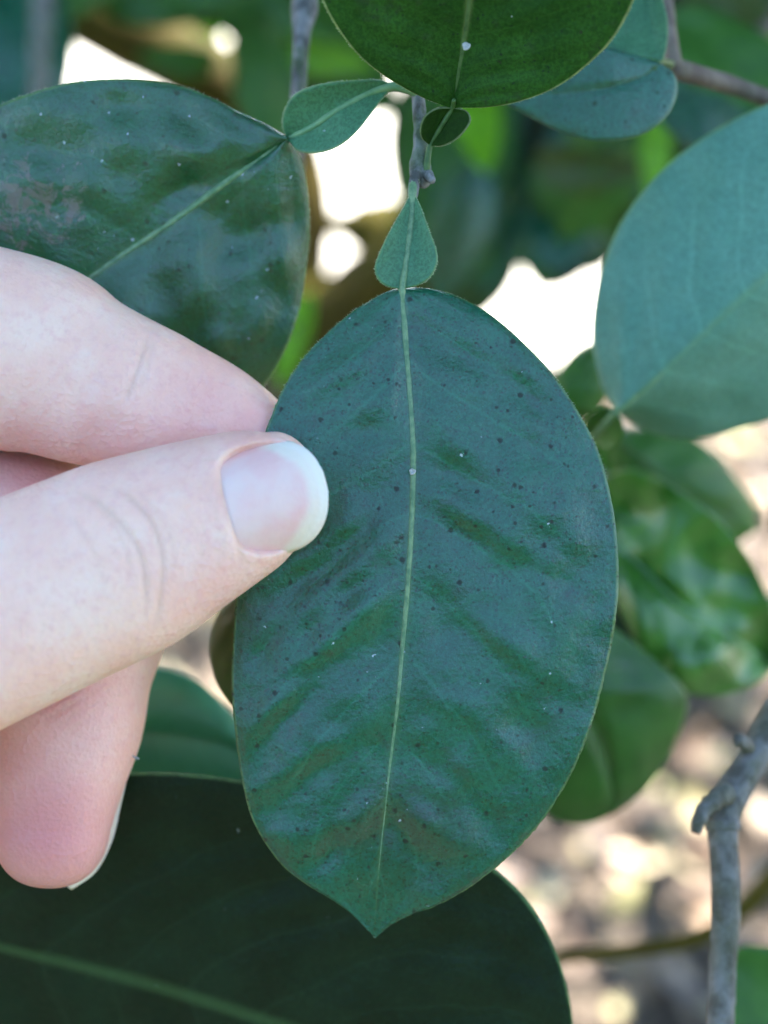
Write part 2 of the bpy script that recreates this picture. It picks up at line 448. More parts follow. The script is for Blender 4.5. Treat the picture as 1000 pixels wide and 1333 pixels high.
# leaf litter: a carpet nobody could count
t = NT("litter")
at = t.n("ShaderNodeAttribute", attribute_name="tone")
cr = t.n("ShaderNodeValToRGB")
els = cr.color_ramp.elements
els[0].position = 0; els[0].color = (0.045, 0.034, 0.032, 1)
els[1].position = 1; els[1].color = (0.46, 0.36, 0.26, 1)
for p_, c_ in ((0.25, (0.05, 0.036, 0.030)), (0.5, (0.13, 0.080, 0.052)), (0.75, (0.30, 0.20, 0.125)), (0.88, (0.20, 0.21, 0.07))):
    e = els.new(p_); e.color = (*c_, 1)
t.l(at.outputs["Fac"], cr.inputs[0]); t.l(cr.outputs[0], t.b.inputs["Base Color"])
t.b.inputs["Roughness"].default_value = 0.6
M_LITTER = t.m
LV, LF, LT = [], [], []
rl = random.Random(5)
def add_litter(x, y, size, tone):
    a = rl.uniform(0, 6.283); w_ = size * rl.uniform(0.38, 0.6)
    tilt = Matrix.Rotation(a, 3, 'Z') @ Matrix.Rotation(rl.gauss(0, 0.38), 3, 'X') @ Matrix.Rotation(rl.gauss(0, 0.38), 3, 'Y')
    curl = rl.uniform(-0.25, 0.45); z0 = rl.uniform(0.008, 0.03)
    b = len(LV)
    for i, (tt, ww) in enumerate(((-0.5, 0.08), (-0.25, 0.8), (0.05, 1.0), (0.3, 0.7), (0.5, 0.05))):
        for s in (-1, 0, 1):
            p_ = tilt @ Vector((s * ww * w_ * 0.5, tt * size, size * (curl * s * s * 0.5 + 0.5 * curl * tt * tt)))
            LV.append((x + p_.x, y + p_.y, max(0.002, z0 + p_.z))); LT.append(tone)
    for i in range(4):
        for k in range(2):
            q = b + i * 3 + k
            LF.append((q, q + 1, q + 4, q + 3))
for i in range(6500):
    x = rl.uniform(-1.3, 1.5); y = rl.uniform(0.25, 1.72)
    if y > 1.5 and rl.random() < 0.6: continue
    add_litter(x, y, rl.uniform(0.018, 0.06), min(1, max(0, rl.gauss(0.52, 0.32))))
litter = mesh_obj("leaf_litter", LV, LF, M_LITTER, origin=(0, 0, 0))
a = litter.data.attributes.new("tone", 'FLOAT', 'POINT')
a.data.foreach_set("value", np.array(LT, np.float32))
tag(litter, "carpet of dry brown and tan fallen leaves on the ground", "leaf litter", kind="stuff")

# ------------------------------------------------------------------ generic leaf for copies
def generic_leaf(name, mat, L=0.075, W=0.046, nu=15, ns=11, fold=0.25, droop=0.25, seed=1, th=0.0004):
    u = np.linspace(0, 1, nu)[:, None] * np.ones((1, ns))
    s = np.linspace(-1, 1, ns)[None, :] * np.ones((nu, 1))
    prof = np.maximum(0, np.sin(np.pi * u ** 0.85)) ** 0.62
    x = s * W / 2 * prof
    y = u * L
    z = fold * np.abs(x) * 0.8 - droop * L * u ** 2
    for i in range(nu):
        for k in range(ns):
            z[i, k] += 0.0035 * mnoise.noise(Vector((x[i, k] * 70, y[i, k] * 70, seed * 3.1)))
    G = np.stack([x, y, z], 2)
    V, F, uv = shell(G, s, u, th)
    return V, F, uv
def generic_mesh(name, mat, **kw):
    V, F, uv = generic_leaf(name, mat, **kw)
    o = mesh_obj(name, V, F, mat, origin=(0, 0, 0), uv=uv)
    me = o.data
    bpy.data.objects.remove(o); 
    return me
GM = {}
for key, mat in (("mid", M_LEAF_MID), ("dark", M_LEAF_DARK), ("bright", M_LEAF_BRIGHT), ("olive", M_LEAF_OLIVE), ("lime", M_LEAF_LIME), ("blue", M_LEAF)):
    GM[key] = [generic_mesh("leaf", mat, seed=i + 1, fold=0.1 + 0.2 * i, droop=0.05 + 0.22 * i) for i in range(3)]

def put_leaf(parent, key, px, py, d, ang, tx=0.0, ty=0.0, size=1.0, wid=1.0, var=None):
    """copy of a leaf: centre seen at the photo pixel, tip pointing at ang degrees (0 = right, 90 = up), tilted out of the view plane"""
    me = GM[key][(var if var is not None else random.randrange(3))]
    o = bpy.data.objects.new("leaf", me)
    col.objects.link(o)
    o.parent = parent
    Mv = Matrix(((RT[0], UP[0], -FW[0]), (RT[1], UP[1], -FW[1]), (RT[2], UP[2], -FW[2])))
    rot = Mv @ Matrix.Rotation(R(ang - 90), 3, 'Z') @ Matrix.Rotation(R(tx), 3, 'X') @ Matrix.Rotation(R(ty), 3, 'Y')
    c = Vector(P(px, py, d)) - rot @ Vector((0, 0.0375 * size, 0))
    o.rotation_euler = rot.to_euler()
    o.scale = (size * wid, size, size)
    o.location = c - Vector(ORG[parent])
    return o

# ------------------------------------------------------------------ citrus tree: limbs and shading crown
tree = empty("citrus_tree", (-0.75, 1.15, 0.0))
tag(tree, "citrus tree with olive brown mossy limbs crossing out of focus behind the leaves", "tree")
v1, f1 = tube([(-0.75, 1.15, -0.05), (-0.7, 1.12, 0.25), P(-260, 1000, 105), P(60, 690, 92), P(420, 448, 80), P(595, 305, 72), P(720, 225, 66), P(900, 40, 58), P(1250, -330, 52)],
              [0.075, 0.06, 0.045, 0.036, 0.030, 0.028, 0.022, 0.018, 0.014], 20, 0.10, 2, 70)
mesh_obj("trunk", v1, f1, M_LIMB, tree)
v1, f1 = tube([P(-420, -330, 95), P(-60, -90, 88), P(120, 15, 84), P(240, 80, 82), P(350, 150, 81), P(404, 250, 80), P(396, 360, 80), P(380, 500, 80)],
              [0.026, 0.024, 0.023, 0.022, 0.018, 0.013, 0.013, 0.015], 18, 0.10, 6, 50)
mesh_obj("limb", v1, f1, M_LIMB, tree)
v1, f1 = tube([P(-60, -90, 88), (-0.55, 0.75, 1.2), (-0.2, 0.7, 1.45), (0.3, 0.85, 1.6)], [0.03, 0.027, 0.022, 0.012], 14, 0.1, 8, 30)
mesh_obj("limb", v1, f1, M_LIMB, tree)
v1, f1 = tube([P(396, 296, 80), P(440, 292, 79), P(490, 300, 76), P(540, 306, 74), P(590, 312, 72.5)], [0.010, 0.007, 0.016, 0.020, 0.018], 12, 0.3, 12, 24)
mesh_obj("limb", v1, f1, M_LIMB, tree)
v1, f1 = tube([P(1250, -330, 52), (0.6, 0.6, 1.2), (0.75, 0.9, 1.45), (0.6, 1.3, 1.6)], [0.02, 0.018, 0.014, 0.008], 12, 0.1, 10, 24)
mesh_obj("limb", v1, f1, M_LIMB, tree)

# crown leaves above the frame: they shade the hand and dapple the ground
CV, CF = [], []
rc = random.Random(21)
def crown_leaf(c, L):
    q = Matrix.Rotation(rc.uniform(0, 6.283), 3, 'Z') @ Matrix.Rotation(rc.gauss(0.3, 0.35), 3, 'X') @ Matrix.Rotation(rc.gauss(0, 0.4), 3, 'Y')
    b = len(CV); W = L * 0.6
    for (tt, ww) in ((-0.5, 0.04), (-0.28, 0.75), (0.0, 1.0), (0.28, 0.75), (0.5, 0.04)):
        for s in (-1, 0, 1):
            p_ = q @ Vector((s * ww * W / 2, tt * L, 0.18 * L * (abs(s) * ww - 2 * tt * tt)))
            CV.append((c[0] + p_.x, c[1] + p_.y, c[2] + p_.z))
    for i in range(4):
        for k in range(2):
            qd = b + i * 3 + k
            CF.append((qd, qd + 1, qd + 4, qd + 3))
subj = Vector((0.0, 0.12, 0.87))
for i in range(9000):
    z = rc.uniform(1.22, 1.75)
    x = rc.uniform(-1.5, 1.9); y = rc.uniform(0.0, 2.25)
    if y > 2.0 + 0.12 * math.sin(x * 5) + 0.5 * (z - 1.2): continue
    xs_ = x - SUN_DIR.x / SUN_DIR.z * z; ys_ = y - SUN_DIR.y / SUN_DIR.z * z
    cl = 0.8 * mnoise.noise(Vector((xs_ * 8, ys_ * 8, 0.3))) + 0.95 * mnoise.noise(Vector((xs_ * 23, ys_ * 23, 4.3)))
    if cl < 0.10 + rc.uniform(-0.06, 0.06): continue
    crown_leaf((x, y, z), rc.uniform(0.055, 0.085))
side1 = SUN_DIR.cross(Vector((1, 0, 0))).normalized(); side2 = SUN_DIR.cross(side1)
for i in range(1500):
    tt = rc.uniform(0.36, 0.85)
    c = subj + SUN_DIR * tt + side1 * rc.uniform(-0.17, 0.17) + side2 * rc.uniform(-0.2, 0.17)
    crown_leaf(c, rc.uniform(0.055, 0.085))
for i in range(1500):
    tt = rc.uniform(0.45, 0.95)
    c = Vector((0.0, 0.42, 0.8)) + SUN_DIR * tt + side1 * rc.uniform(-0.2, 0.22) + side2 * rc.uniform(-0.3, 0.3)
    if c.z > 1.2: crown_leaf(c, rc.uniform(0.055, 0.085))
# boughs hanging low on both sides of the view
for i in range(2600):
    y = rc.uniform(0.42, 1.25); z = rc.uniform(0.42, 1.3)
    sd_ = 1 if rc.random() < 0.5 else -1
    dd = y * FW[1] + (z - CAM[2]) * FW[2]
    x = sd_ * (0.273 * max(dd, 0.1) + 0.07 + abs(rc.gauss(0, 0.28)))
    if mnoise.noise(Vector((x * 4, y * 4, z * 4))) < -0.12: continue
    crown_leaf((x, y, z), rc.uniform(0.055, 0.085))
crown = mesh_obj("crown", CV, CF, M_CROWN, tree, origin=(0, 0.8, 1.4), smooth=True)
crown["kind"] = "stuff"
# added foliage wall behind the camera, unseen: glossy leaves mirror it below the sky
CV, CF = [], []
for i in range(5200):
    x = rc.uniform(-6, 6); z = rc.uniform(0.05, 2.7)
    y = -4.2 + 0.25 * mnoise.noise(Vector((x, z, 1))) + rc.gauss(0, 0.12)
    crown_leaf((x, y, z), rc.uniform(0.12, 0.2))
added_hedge = empty("added_hedge", (0, -4.4, 0))
tag(added_hedge, "unseen green foliage wall added for the glossy leaves to mirror", "added_hedge")
hf = mesh_obj("foliage", CV, CF, M_CROWN, added_hedge, origin=(0, -4.2, 1))
hf["kind"] = "stuff"
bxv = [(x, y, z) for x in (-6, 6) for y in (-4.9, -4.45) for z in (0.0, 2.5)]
mesh_obj("inner_growth", bxv, [(0, 1, 3, 2), (4, 6, 7, 5), (0, 4, 5, 1), (2, 3, 7, 6), (1, 5, 7, 3), (0, 2, 6, 4)], M_LEAF_DARK, added_hedge, smooth=False)

# ------------------------------------------------------------------ traced leaves
def leaf(parent, mat, ribmat, M, L, Rr, dm, relief, nu=150, ns=45, th=0.00035, rib=(0.00042, 0.00016), name="leaf", ribs=True, seed=1,
         ribname="midrib", ribsink=0.3, crenel=0.0):
    Mc, Lc, Rc = crom(M, nu), crom(L, nu), crom(Rr, nu)
    u = np.linspace(0, 1, nu)
    half = np.linspace(0, 1, ns) ** 0.9
    dmid = np.interp(u, np.linspace(0, 1, len(dm)), dm)
    s = np.concatenate([-half[::-1], half[1:]])
    S = np.ones((nu, 1)) * s[None, :]
    U = u[:, None] * np.ones((1, len(s)))
    A = np.abs(S)[..., None]
    side = np.where(S[..., None] < 0, Lc[:, None, :], Rc[:, None, :])
    px = Mc[:, None, :] * (1 - A) + side * A
    if crenel:
        for i in range(nu):
            for k in (0, len(s) - 1):
                px[i, k] += crenel * mnoise.noise(Vector((i * 1.7, k * 3.3, seed)))
    H = np.zeros_like(S)
    for i in range(nu):
        for k in range(len(s)):
            H[i, k] = relief(u[i], s[k], px[i, k, 0], px[i, k, 1])
    G = P(px[..., 0], px[..., 1], dmid[:, None] - H)
    V, F, uv = shell(G, S, U, th)
    o = mesh_obj(name, V, F, mat, parent, origin=G[0, ns - 1], uv=uv)
    if ribs:
        c = G[:, ns - 1] + FW * (np.linspace(rib[0], rib[1], nu) * ribsink)[:, None]
        n = 60
        idx = np.linspace(0, nu - 1, n).astype(int)
        tv, tf = tube(c[idx], np.linspace(rib[0], rib[1], n), 8, 0.10, seed, 120, 1.0)
        mesh_obj(ribname, tv, tf, ribmat, o)
    return o, G

def quilt(u, s, px, py, seed, n, amp, namp=0.05, nsc=0.012):
    """bulges between the side veins plus soft undulation, cm"""
    a = abs(s)
    ph = (u - 0.26 * a ** 1.2 + (0.03 if s > 0 else 0)) * n + 0.9 * 0.5 * (1 + snoise(px, py, seed + (1 if s > 0 else 2), 0.007))
    q = math.sin(math.pi * ph) ** 2
    env = math.sin(math.pi * min(1, a * 1.02)) ** 0.8 * min(1, u * 8) * min(1, (1 - u) * 7) if a < 0.98 else 0.0
    e2 = min(1, a * 6)
    return amp * q * env + namp * e2 * snoise(px, py, seed, nsc * 0.6) + 0.4 * namp * e2 * snoise(px, py, seed + 5, nsc * 1.8)

def hairs(parent, G, side, every, length, seed, u0=0.0, u1=1.0):
    """short fuzz standing off a leaf margin"""
    rr = random.Random(seed)
    nu = G.shape[0]; k = 0 if side < 0 else G.shape[1] - 1; k2 = 3 if side < 0 else G.shape[1] - 4
    parts = []
    edge = G[:, k]; inn = G[:, k2]
    i = int(u0 * (nu - 2))
    pos = i
    while pos < u1 * (nu - 2):
        j = int(pos); f = pos - j
        e = edge[j] * (1 - f) + edge[j + 1] * f
        out = e - (inn[j] * (1 - f) + inn[j + 1] * f)
        ln = np.linalg.norm(out)
        tg = edge[j + 1] - edge[j]; tg = tg / max(1e-9, np.linalg.norm(tg))
        if ln > 1e-7:
            d = out / ln + tg * rr.uniform(-0.7, 0.7) - FW * rr.uniform(-0.3, 0.5)
            d /= np.linalg.norm(d)
            Ls = length * rr.uniform(0.4, 1.2); r = 0.00005
            A = np.cross(d, FW); A /= max(1e-9, np.linalg.norm(A)); B = np.cross(d, A)
            base = e - d * 0.0001
            v = [base + r * (math.cos(q) * A + math.sin(q) * B) for q in (0, 2.09, 4.19)] + [base + d * Ls]
            parts.append((np.array(v), [(0, 1, 3), (1, 2, 3), (2, 0, 3), (2, 1, 0)]))
        step = np.linalg.norm(edge[j + 1] - edge[j])
        pos += max(0.02, every * rr.uniform(0.5, 1.5) / max(step, 1e-6))
    if parts:
        v, f = join_geo(parts)
        o = mesh_obj("margin_fuzz", v, f, M_HAIR, parent)
        o["kind"] = "stuff"

# --- front branch: twig at the centre top, the held leaf and its neighbours
front = empty("leafy_twig", P(548, 130, 15.1))
tag(front, "grey citrus twig carrying the large oval leaf held between thumb and finger", "branch")
tw = [P(560, -420, 15.6), P(552, -120, 15.5), P(546, 60, 15.3), P(545, 130, 15.2), P(548, 180, 15.12), P(547, 215, 15.1), P(550, 232, 15.1), P(556, 240, 15.08)]
v1, f1 = tube(tw, [0.0014, 0.0010, 0.00075, 0.00072, 0.00078, 0.0011, 0.00115, 0.0006], 18, 0.16, 3, 110)
v2, f2 = tube([P(550, 222, 15.1), P(558, 230, 15.0), P(564, 236, 14.95)], [0.0007, 0.0006, 0.00035], 10, 0.25, 4, 12)
v3, f3 = tube([P(546, 205, 15.1), P(541, 225, 15.0), P(538, 248, 14.95), P(537, 262, 14.92)], [0.0005, 0.0006, 0.0006, 0.0004], 10, 0.15, 5, 16)
mesh_obj("twig", *join_geo([(v1, f1), (v2, f2), (v3, f3)]), M_TWIG, front)

mainM = [(523, 376), (530, 470), (537, 560), (537, 640), (532, 740), (525, 830), (517, 920), (505, 1020), (496, 1100), (490, 1170), (488, 1220)]
mainL = [(523, 376), (500, 382), (465, 402), (430, 430), (400, 460), (372, 500), (352, 545), (332, 605), (317, 690), (308, 770), (303, 840), (302, 900),
         (307, 960), (316, 1020), (328, 1065), (347, 1100), (372, 1131), (402, 1153), (432, 1171), (457, 1189), (474, 1206), (488, 1220)]
mainR = [(523, 376), (560, 376), (600, 388), (640, 411), (680, 445), (720, 488), (755, 540), (780, 590), (796, 650), (804, 710), (805, 770), (798, 830),
         (785, 890), (768, 950), (745, 1005), (715, 1056), (680, 1098), (645, 1130), (610, 1156), (570, 1178), (537, 1190), (510, 1203), (488, 1220)]
# local slopes of the blade: (x, y, length, width, angle clockwise from right, strength); + leans down, - leans up to the sky
TILTS = [(620, 685, 75, 24, 25, 0.07), (705, 735, 70, 18, 27, 0.045), (655, 845, 85, 20, 40, 0.06), (600, 605, 60, 36, 20, 0.07), (690, 610, 80, 50, 20, -0.05),
         (590, 1000, 60, 24, 45, 0.08), (545, 1085, 45, 24, 45, 0.09), (612, 1085, 40, 26, 45, -0.07), (620, 440, 70, 28, 20, 0.06), (700, 510, 60, 26, 40, 0.06),
         (740, 900, 40, 26, 60, 0.05), (680, 960, 50, 30, 45, -0.05), (440, 590, 55, 45, 150, -0.08), (400, 735, 60, 26, 150, 0.08), (335, 840, 50, 18, 130, 0.09),
         (400, 865, 45, 16, 150, 0.06), (350, 940, 60, 18, 135, 0.10), (400, 1000, 75, 20, 145, 0.08), (440, 1090, 70, 24, 150, 0.10), (492, 890, 26, 70, 10, -0.10),
         (478, 1020, 30, 70, 10, -0.12), (420, 470, 55, 32, 150, -0.06), (360, 1080, 40, 25, 140, -0.06), (450, 690, 40, 20, 150, 0.05), (470, 780, 60, 25, 140, -0.06)]
def tilt(x, y, lst):
    h = 0.0
    for (x0, y0, ln, wd, an, am) in lst:
        dx, dy = x - x0, y - y0
        if abs(dx) > 260 or abs(dy) > 260: continue
        ca, sa = math.cos(R(an)), math.sin(R(an))
        t_ = (dx * ca + dy * sa) / ln
        n_ = (-dx * sa + dy * ca) / wd * (1 if ca > 0 else -1)
        q = t_ * t_ + n_ * n_
        if q < 8: h -= am * n_ * math.exp(-q)
    return h
def main_rel(u, s, x, y):
    a = abs(s)
    h = quilt(u, s, x, y, 3, 9.0, 0.025, 0.075, 0.012) + 0.012 * min(1, a * 5) * snoise(x, y, 33, 0.035)
    h += -0.10 * a ** 2.2 * min(1, (1 - u) * 4)                         # margins roll away
    h += 0.02 * min(1, a * 5) * min(1, (1 - u) * 4)                     # groove along the midrib
    if s > 0:
        h += 0.05 * math.exp(-((u - 0.45) / 0.12) ** 2) * math.exp(-((a - 0.35) / 0.3) ** 2) * -1.0
    k = max(0.0, (u - 0.55) / 0.45)
    h += 0.05 * k * a * (1 - a) * (1.0 if s < 0 else 0.7) * (1 + 0.9 * math.sin((u - 0.30 * a) * 34 + (0.6 if s < 0 else 2.2) + 1.5 * snoise(x, y, 44, 0.006)))
    h += 0.05 * k * math.sin(s * 7 + u * 9) * a
    h += tilt(x, y, TILTS) * min(1, (1 - a) * 5)
    h *= min(1, (1 - u) * 6)
    # pressed flat where the thumb pinches
    w_ = math.exp(-(((x - 375) / 75) ** 2 + ((y - 620) / 95) ** 2))
    return h * (1 - 0.9 * w_)
main, Gm = leaf(front, M_LEAF, M_RIB, mainM, mainL, mainR, [14.82, 14.75, 14.69, 14.65, 14.65, 14.70, 14.82, 15.00, 15.22], main_rel, 240, 64,
                rib=(0.00046, 0.00016), seed=3, crenel=1.1, ribsink=0.0)
main["label"] = "large oval deep green leaf held between thumb and finger"
hairs(main, Gm, -1, 0.00028, 0.0004, 1, 0.0, 0.33)
hairs(main, Gm, 1, 0.00028, 0.00035, 2, 0.0, 0.35)

wM = [(537, 250), (536, 280), (532, 315), (528, 345), (524, 376)]
wL = [(536, 250), (524, 272), (507, 302), (493, 332), (488, 350), (494, 366), (508, 374), (524, 376)]
wR = [(538, 250), (547, 268), (559, 300), (568, 325), (569, 342), (561, 360), (545, 371), (524, 376)]
def wing_rel(u, s, x, y):
    a = abs(s)
    return 0.17 * a ** 1.3 * math.sin(math.pi * u) + 0.02 * snoise(x, y, 9, 0.02)
wing, Gw = leaf(main, M_WING, M_RIB_PALE, wM, wL, wR, [14.92, 14.90, 14.86, 14.82, 14.80], wing_rel, 70, 20, rib=(0.00055, 0.00045), name="stalk_wing", ribs=False)
c = P([540, 537, 536, 532, 528, 524, 526], [236, 250, 280, 315, 345, 376, 400], [14.98, 14.92, 14.89, 14.85, 14.81, 14.78, 14.80])
v1, f1 = tube(c, [0.0006, 0.0005, 0.00042, 0.00038, 0.00036, 0.00036, 0.0003], 10, 0.08, 6, 40)
mesh_obj("leaf_stalk", v1, f1, M_RIB, main)
hairs(wing, Gw, -1, 0.00022, 0.00035, 3); hairs(wing, Gw, 1, 0.00022, 0.00035, 4)

# scarred leaf at the upper left
lM = [(374, 180), (330, 212), (280, 248), (230, 285), (170, 325), (120, 360), (40, 412), (-60, 470), (-150, 515)]
lL = [(374, 180), (392, 205), (401, 250), (403, 300), (398, 355), (388, 410), (370, 458), (345, 500), (300, 545), (230, 580), (140, 600), (40, 600), (-60, 570), (-150, 515)]
lR = [(374, 180), (350, 164), (310, 145), (268, 124), (220, 109), (150, 103), (90, 108), (30, 125), (-10, 142), (-70, 180), (-130, 250), (-170, 350), (-180, 440), (-150, 515)]
LTILTS = [(350, 320, 70, 40, 170, -0.17), (195, 165, 90, 34, 15, -0.15), (205, 335, 60, 30, 150, -0.12), (255, 400, 60, 26, 110, 0.10), (295, 455, 45, 26, 150, 0.10), (235, 235, 70, 26, 145, 0.10),
          (50, 215, 60, 30, 20, -0.09), (110, 260, 60, 26, 20, 0.08), (320, 430, 30, 20, 120, -0.10), (365, 250, 30, 30, 160, -0.07)]
def left_rel(u, s, x, y):
    a = abs(s)
    h = quilt(u, s, x, y, 12, 7.0, 0.03, 0.19, 0.010) + 0.13 * a - 0.22 * a ** 3
    if s < 0:
        # deep vein troughs of the lower half
        h += 0.10 * math.sin((u - 0.16 * a) * 27 + 0.4 + 1.5 * snoise(x, y, 15, 0.006)) * math.sin(math.pi * min(1, a)) * math.exp(-((u - 0.3) / 0.2) ** 2)
        h -= 0.10 * a ** 2
    h += 0.02 * min(1, a * 4) * snoise(x, y, 35, 0.022) + tilt(x, y, LTILTS) * min(1, (1 - a) * 5) + 0.0018 * (290 - y)
    return h
left, Gl = leaf(front, M_LEAF_OLD, M_RIB, lM, lL, lR, [15.52, 15.55, 15.62, 15.72, 15.85, 15.95], left_rel, 170, 50, rib=(0.00045, 0.00025), ribsink=0.0, seed=5, crenel=0.8)
left["label"] = "glossy leaf with brownish scars behind the index finger"
hairs(left, Gl, -1, 0.00026, 0.0004, 5, 0, 0.5); hairs(left, Gl, 1, 0.00026, 0.0004, 6, 0, 0.5)
wM = [(512, 113), (480, 122), (440, 143), (405, 166), (374, 180)]
wL = [(512, 114), (498, 128), (480, 152), (462, 174), (438, 192), (412, 199), (388, 196), (374, 180)]
wR = [(512, 112), (495, 104), (455, 105), (415, 110), (385, 122), (371, 142), (368, 162), (374, 180)]
lw, Glw = leaf(left, M_WING, M_RIB_PALE, wM, wL, wR, [15.15, 15.1, 15.12, 15.2, 15.32], wing_rel, 70, 20, rib=(0.0005, 0.0004), name="stalk_wing", ribname="leaf_stalk", ribs=False)
hairs(lw, Glw, -1, 0.00022, 0.0004, 7); hairs(lw, Glw, 1, 0.00022, 0.0004, 8)
v1, f1 = tube(P([547, 528, 510, 480, 440, 405, 376], [122, 114, 113, 122, 143, 166, 180], [15.2, 15.12, 15.13, 15.11, 15.12, 15.20, 15.32]), [0.0006, 0.0006, 0.0005, 0.0004, 0.00036, 0.00034, 0.00034], 10, 0.08, 7, 40)
mesh_obj("leaf_stalk", v1, f1, M_RIB_PALE, left)

# dark leaf leaning over the top of the frame
tM = [(589, 140), (597, 95), (605, 45), (611, 0), (620, -100), (632, -220), (640, -330)]
tL = [(589, 140), (560, 131), (525, 114), (480, 84), (447, 48), (420, 2), (400, -60), (400, -140), (440, -230), (530, -300), (640, -330)]
tR = [(589, 140), (640, 139), (690, 128), (732, 109), (770, 80), (800, 48), (825, 2), (845, -60), (845, -140), (810, -230), (730, -300), (640, -330)]
def top_rel(u, s, x, y):
    a = abs(s)
    return quilt(u, s, x, y, 22, 8.0, 0.025, 0.05, 0.011) + 0.06 * a * math.sin(math.pi * min(1, u * 1.4)) - 0.04
top, Gt = leaf(front, M_LEAF_TOP, M_RIB_DIM, tM, tL, tR, [14.72, 14.22, 13.6, 12.95, 12.3, 11.7], top_rel, 150, 46, rib=(0.00042, 0.0002), seed=8, crenel=0.6)
top["label"] = "dark green leaf leaning in over the top edge of the picture"
hairs(top, Gt, -1, 0.0003, 0.0003, 9, 0, 0.5); hairs(top, Gt, 1, 0.0003, 0.0003, 10, 0, 0.5)
wM = [(560, 189), (567, 176), (576, 160), (589, 140)]
wL = [(559, 189), (549, 180), (547, 166), (553, 151), (568, 141), (589, 140)]
wR = [(561, 190), (577, 190), (595, 181), (608, 167), (613, 155), (607, 144), (589, 140)]
tw_, Gtw = leaf(top, M_WING_DARK, M_RIB_DIM, wM, wL, wR, [14.95, 14.9, 14.82, 14.72], wing_rel, 50, 16, name="stalk_wing", ribs=False)
hairs(tw_, Gtw, 1, 0.0002, 0.00022, 11)
v1, f1 = tube(P([553, 556, 560, 568, 577, 589, 591], [232, 212, 189, 175, 160, 140, 130], [15.05, 15.0, 14.95, 14.89, 14.81, 14.72, 14.56]), [0.0005, 0.0004, 0.00032, 0.00026, 0.00026, 0.00026, 0.0002], 10, 0.08, 8, 40)
mesh_obj("leaf_stalk", v1, f1, M_RIB_DIM, top)

# --- branch at the upper right: smooth bluish leaf with its winged stalk
upr = empty("leafy_twig", P(872, 90, 17.2))
tag(upr, "pinkish brown forked twig with one bluish green leaf at upper right", "branch")
v1, f1 = tube(P([850, 862, 866, 872, 878], [-400, -80, 0, 60, 92], [19.5, 17.9, 17.6, 17.3, 17.2]), [0.0016, 0.0012, 0.0011, 0.0011, 0.0012], 14, 0.12, 2, 40)
v2, f2 = tube(P([874, 905, 950, 1000, 1100, 1300], [88, 97, 110, 128, 165, 260], [17.2, 17.4, 17.7, 18.0, 18.8, 21]), [0.0012, 0.0012, 0.0011, 0.0011, 0.0011, 0.0013], 14, 0.12, 3, 40)
mesh_obj("twig", *join_geo([(v1, f1), (v2, f2)]), M_STEM_PINK, upr)
rM = [(860, 84), (835, 100), (800, 112), (750, 120), (700, 122), (650, 118), (600, 105)]
rL = [(860, 84), (878, 98), (881, 122), (868, 152), (835, 176), (785, 184), (735, 174), (690, 152), (650, 130), (600, 105)]
rR = [(860, 84), (830, 73), (790, 62), (740, 56), (690, 60), (640, 76), (600, 105)]
def upr_rel(u, s, x, y):
    a = abs(s)
    return quilt(u, s, x, y, 31, 5, 0.006, 0.05, 0.012) + 0.06 * a * (1 if s < 0 else 0.5) - 0.05 * a ** 4
rl_, Gr = leaf(upr, M_LEAF_SHEEN, M_RIB_DIM, rM, rL, rR, [16.3, 16.25, 16.3, 16.4, 16.5], upr_rel, 110, 34, rib=(0.00035, 0.0002), seed=11)
wM = [(838, -60), (845, -20), (850, 30), (858, 78)]
wL = [(836, -60), (815, -40), (795, 0), (782, 40), (786, 60), (820, 72), (858, 80)]
wR = [(840, -60), (856, -20), (868, 20), (869, 52), (864, 76), (858, 80)]
leaf(rl_, M_WING, M_RIB_DIM, wM, wL, wR, [16.7, 16.6, 16.45, 16.3], wing_rel, 60, 18, name="stalk_wing", ribs=False)
v1, f1 = tube(P([872, 866, 858, 850], [84, 82, 80, 92], [17.1, 16.8, 16.4, 16.28]), [0.0006, 0.0005, 0.0005, 0.0004], 10, 0.08, 9, 20)
mesh_obj("leaf_stalk", v1, f1, M_RIB_DIM, rl_)

# --- branch at the right: pale leaf and the curled fresh leaves under it
rb = empty("leafy_branch", P(790, 590, 19.5))
tag(rb, "branch at right bearing a pale matte leaf and curled fresh green leaves", "branch")
v1, f1 = tube(P([520, 640, 740, 795, 850, 930, 1150], [450, 520, 590, 640, 700, 760, 820], [24, 23.5, 23, 23.5, 25, 27, 30]), [0.0018, 0.0017, 0.0016, 0.0015, 0.0015, 0.0014, 0.0012], 14, 0.12, 4, 60)
mesh_obj("twig", v1, f1, M_TWIG, rb)
pM = [(802, 535), (860, 486), (940, 412), (1000, 358), (1090, 285), (1180, 225), (1270, 180)]
pL = [(802, 535), (786, 508), (776, 475), (771, 438), (775, 390), (785, 345), (806, 294), (840, 245), (880, 205), (930, 170), (1000, 135), (1090, 112), (1180, 118), (1270, 180)]
pR = [(802, 535), (826, 553), (866, 569), (915, 571), (965, 557), (1005, 545), (1080, 505), (1160, 420), (1230, 310), (1270, 180)]
def pale_rel(u, s, x, y):
    a = abs(s)
    return quilt(u, s, x, y, 41, 7, 0.03, 0.06, 0.010) + (-0.10 * a - 0.25 * a ** 2 if s < 0 else -1.5 * a ** 1.2)
pl, Gp = leaf(rb, M_LEAF_PALE, M_RIB_PALE, pM, pL, pR, [18.0, 17.6, 17.3, 17.1, 17.0, 17.0], pale_rel, 120, 36, rib=(0.0005, 0.0003), ribsink=0.75, seed=13)
pl["label"] = "pale blue-green matte leaf at the right edge"
wM = [(768, 572), (780, 560), (792, 547), (802, 535)]
wL = [(767, 572), (762, 556), (768, 540), (784, 530), (802, 535)]
wR = [(769, 573), (790, 588), (808, 578), (812, 556), (802, 535)]
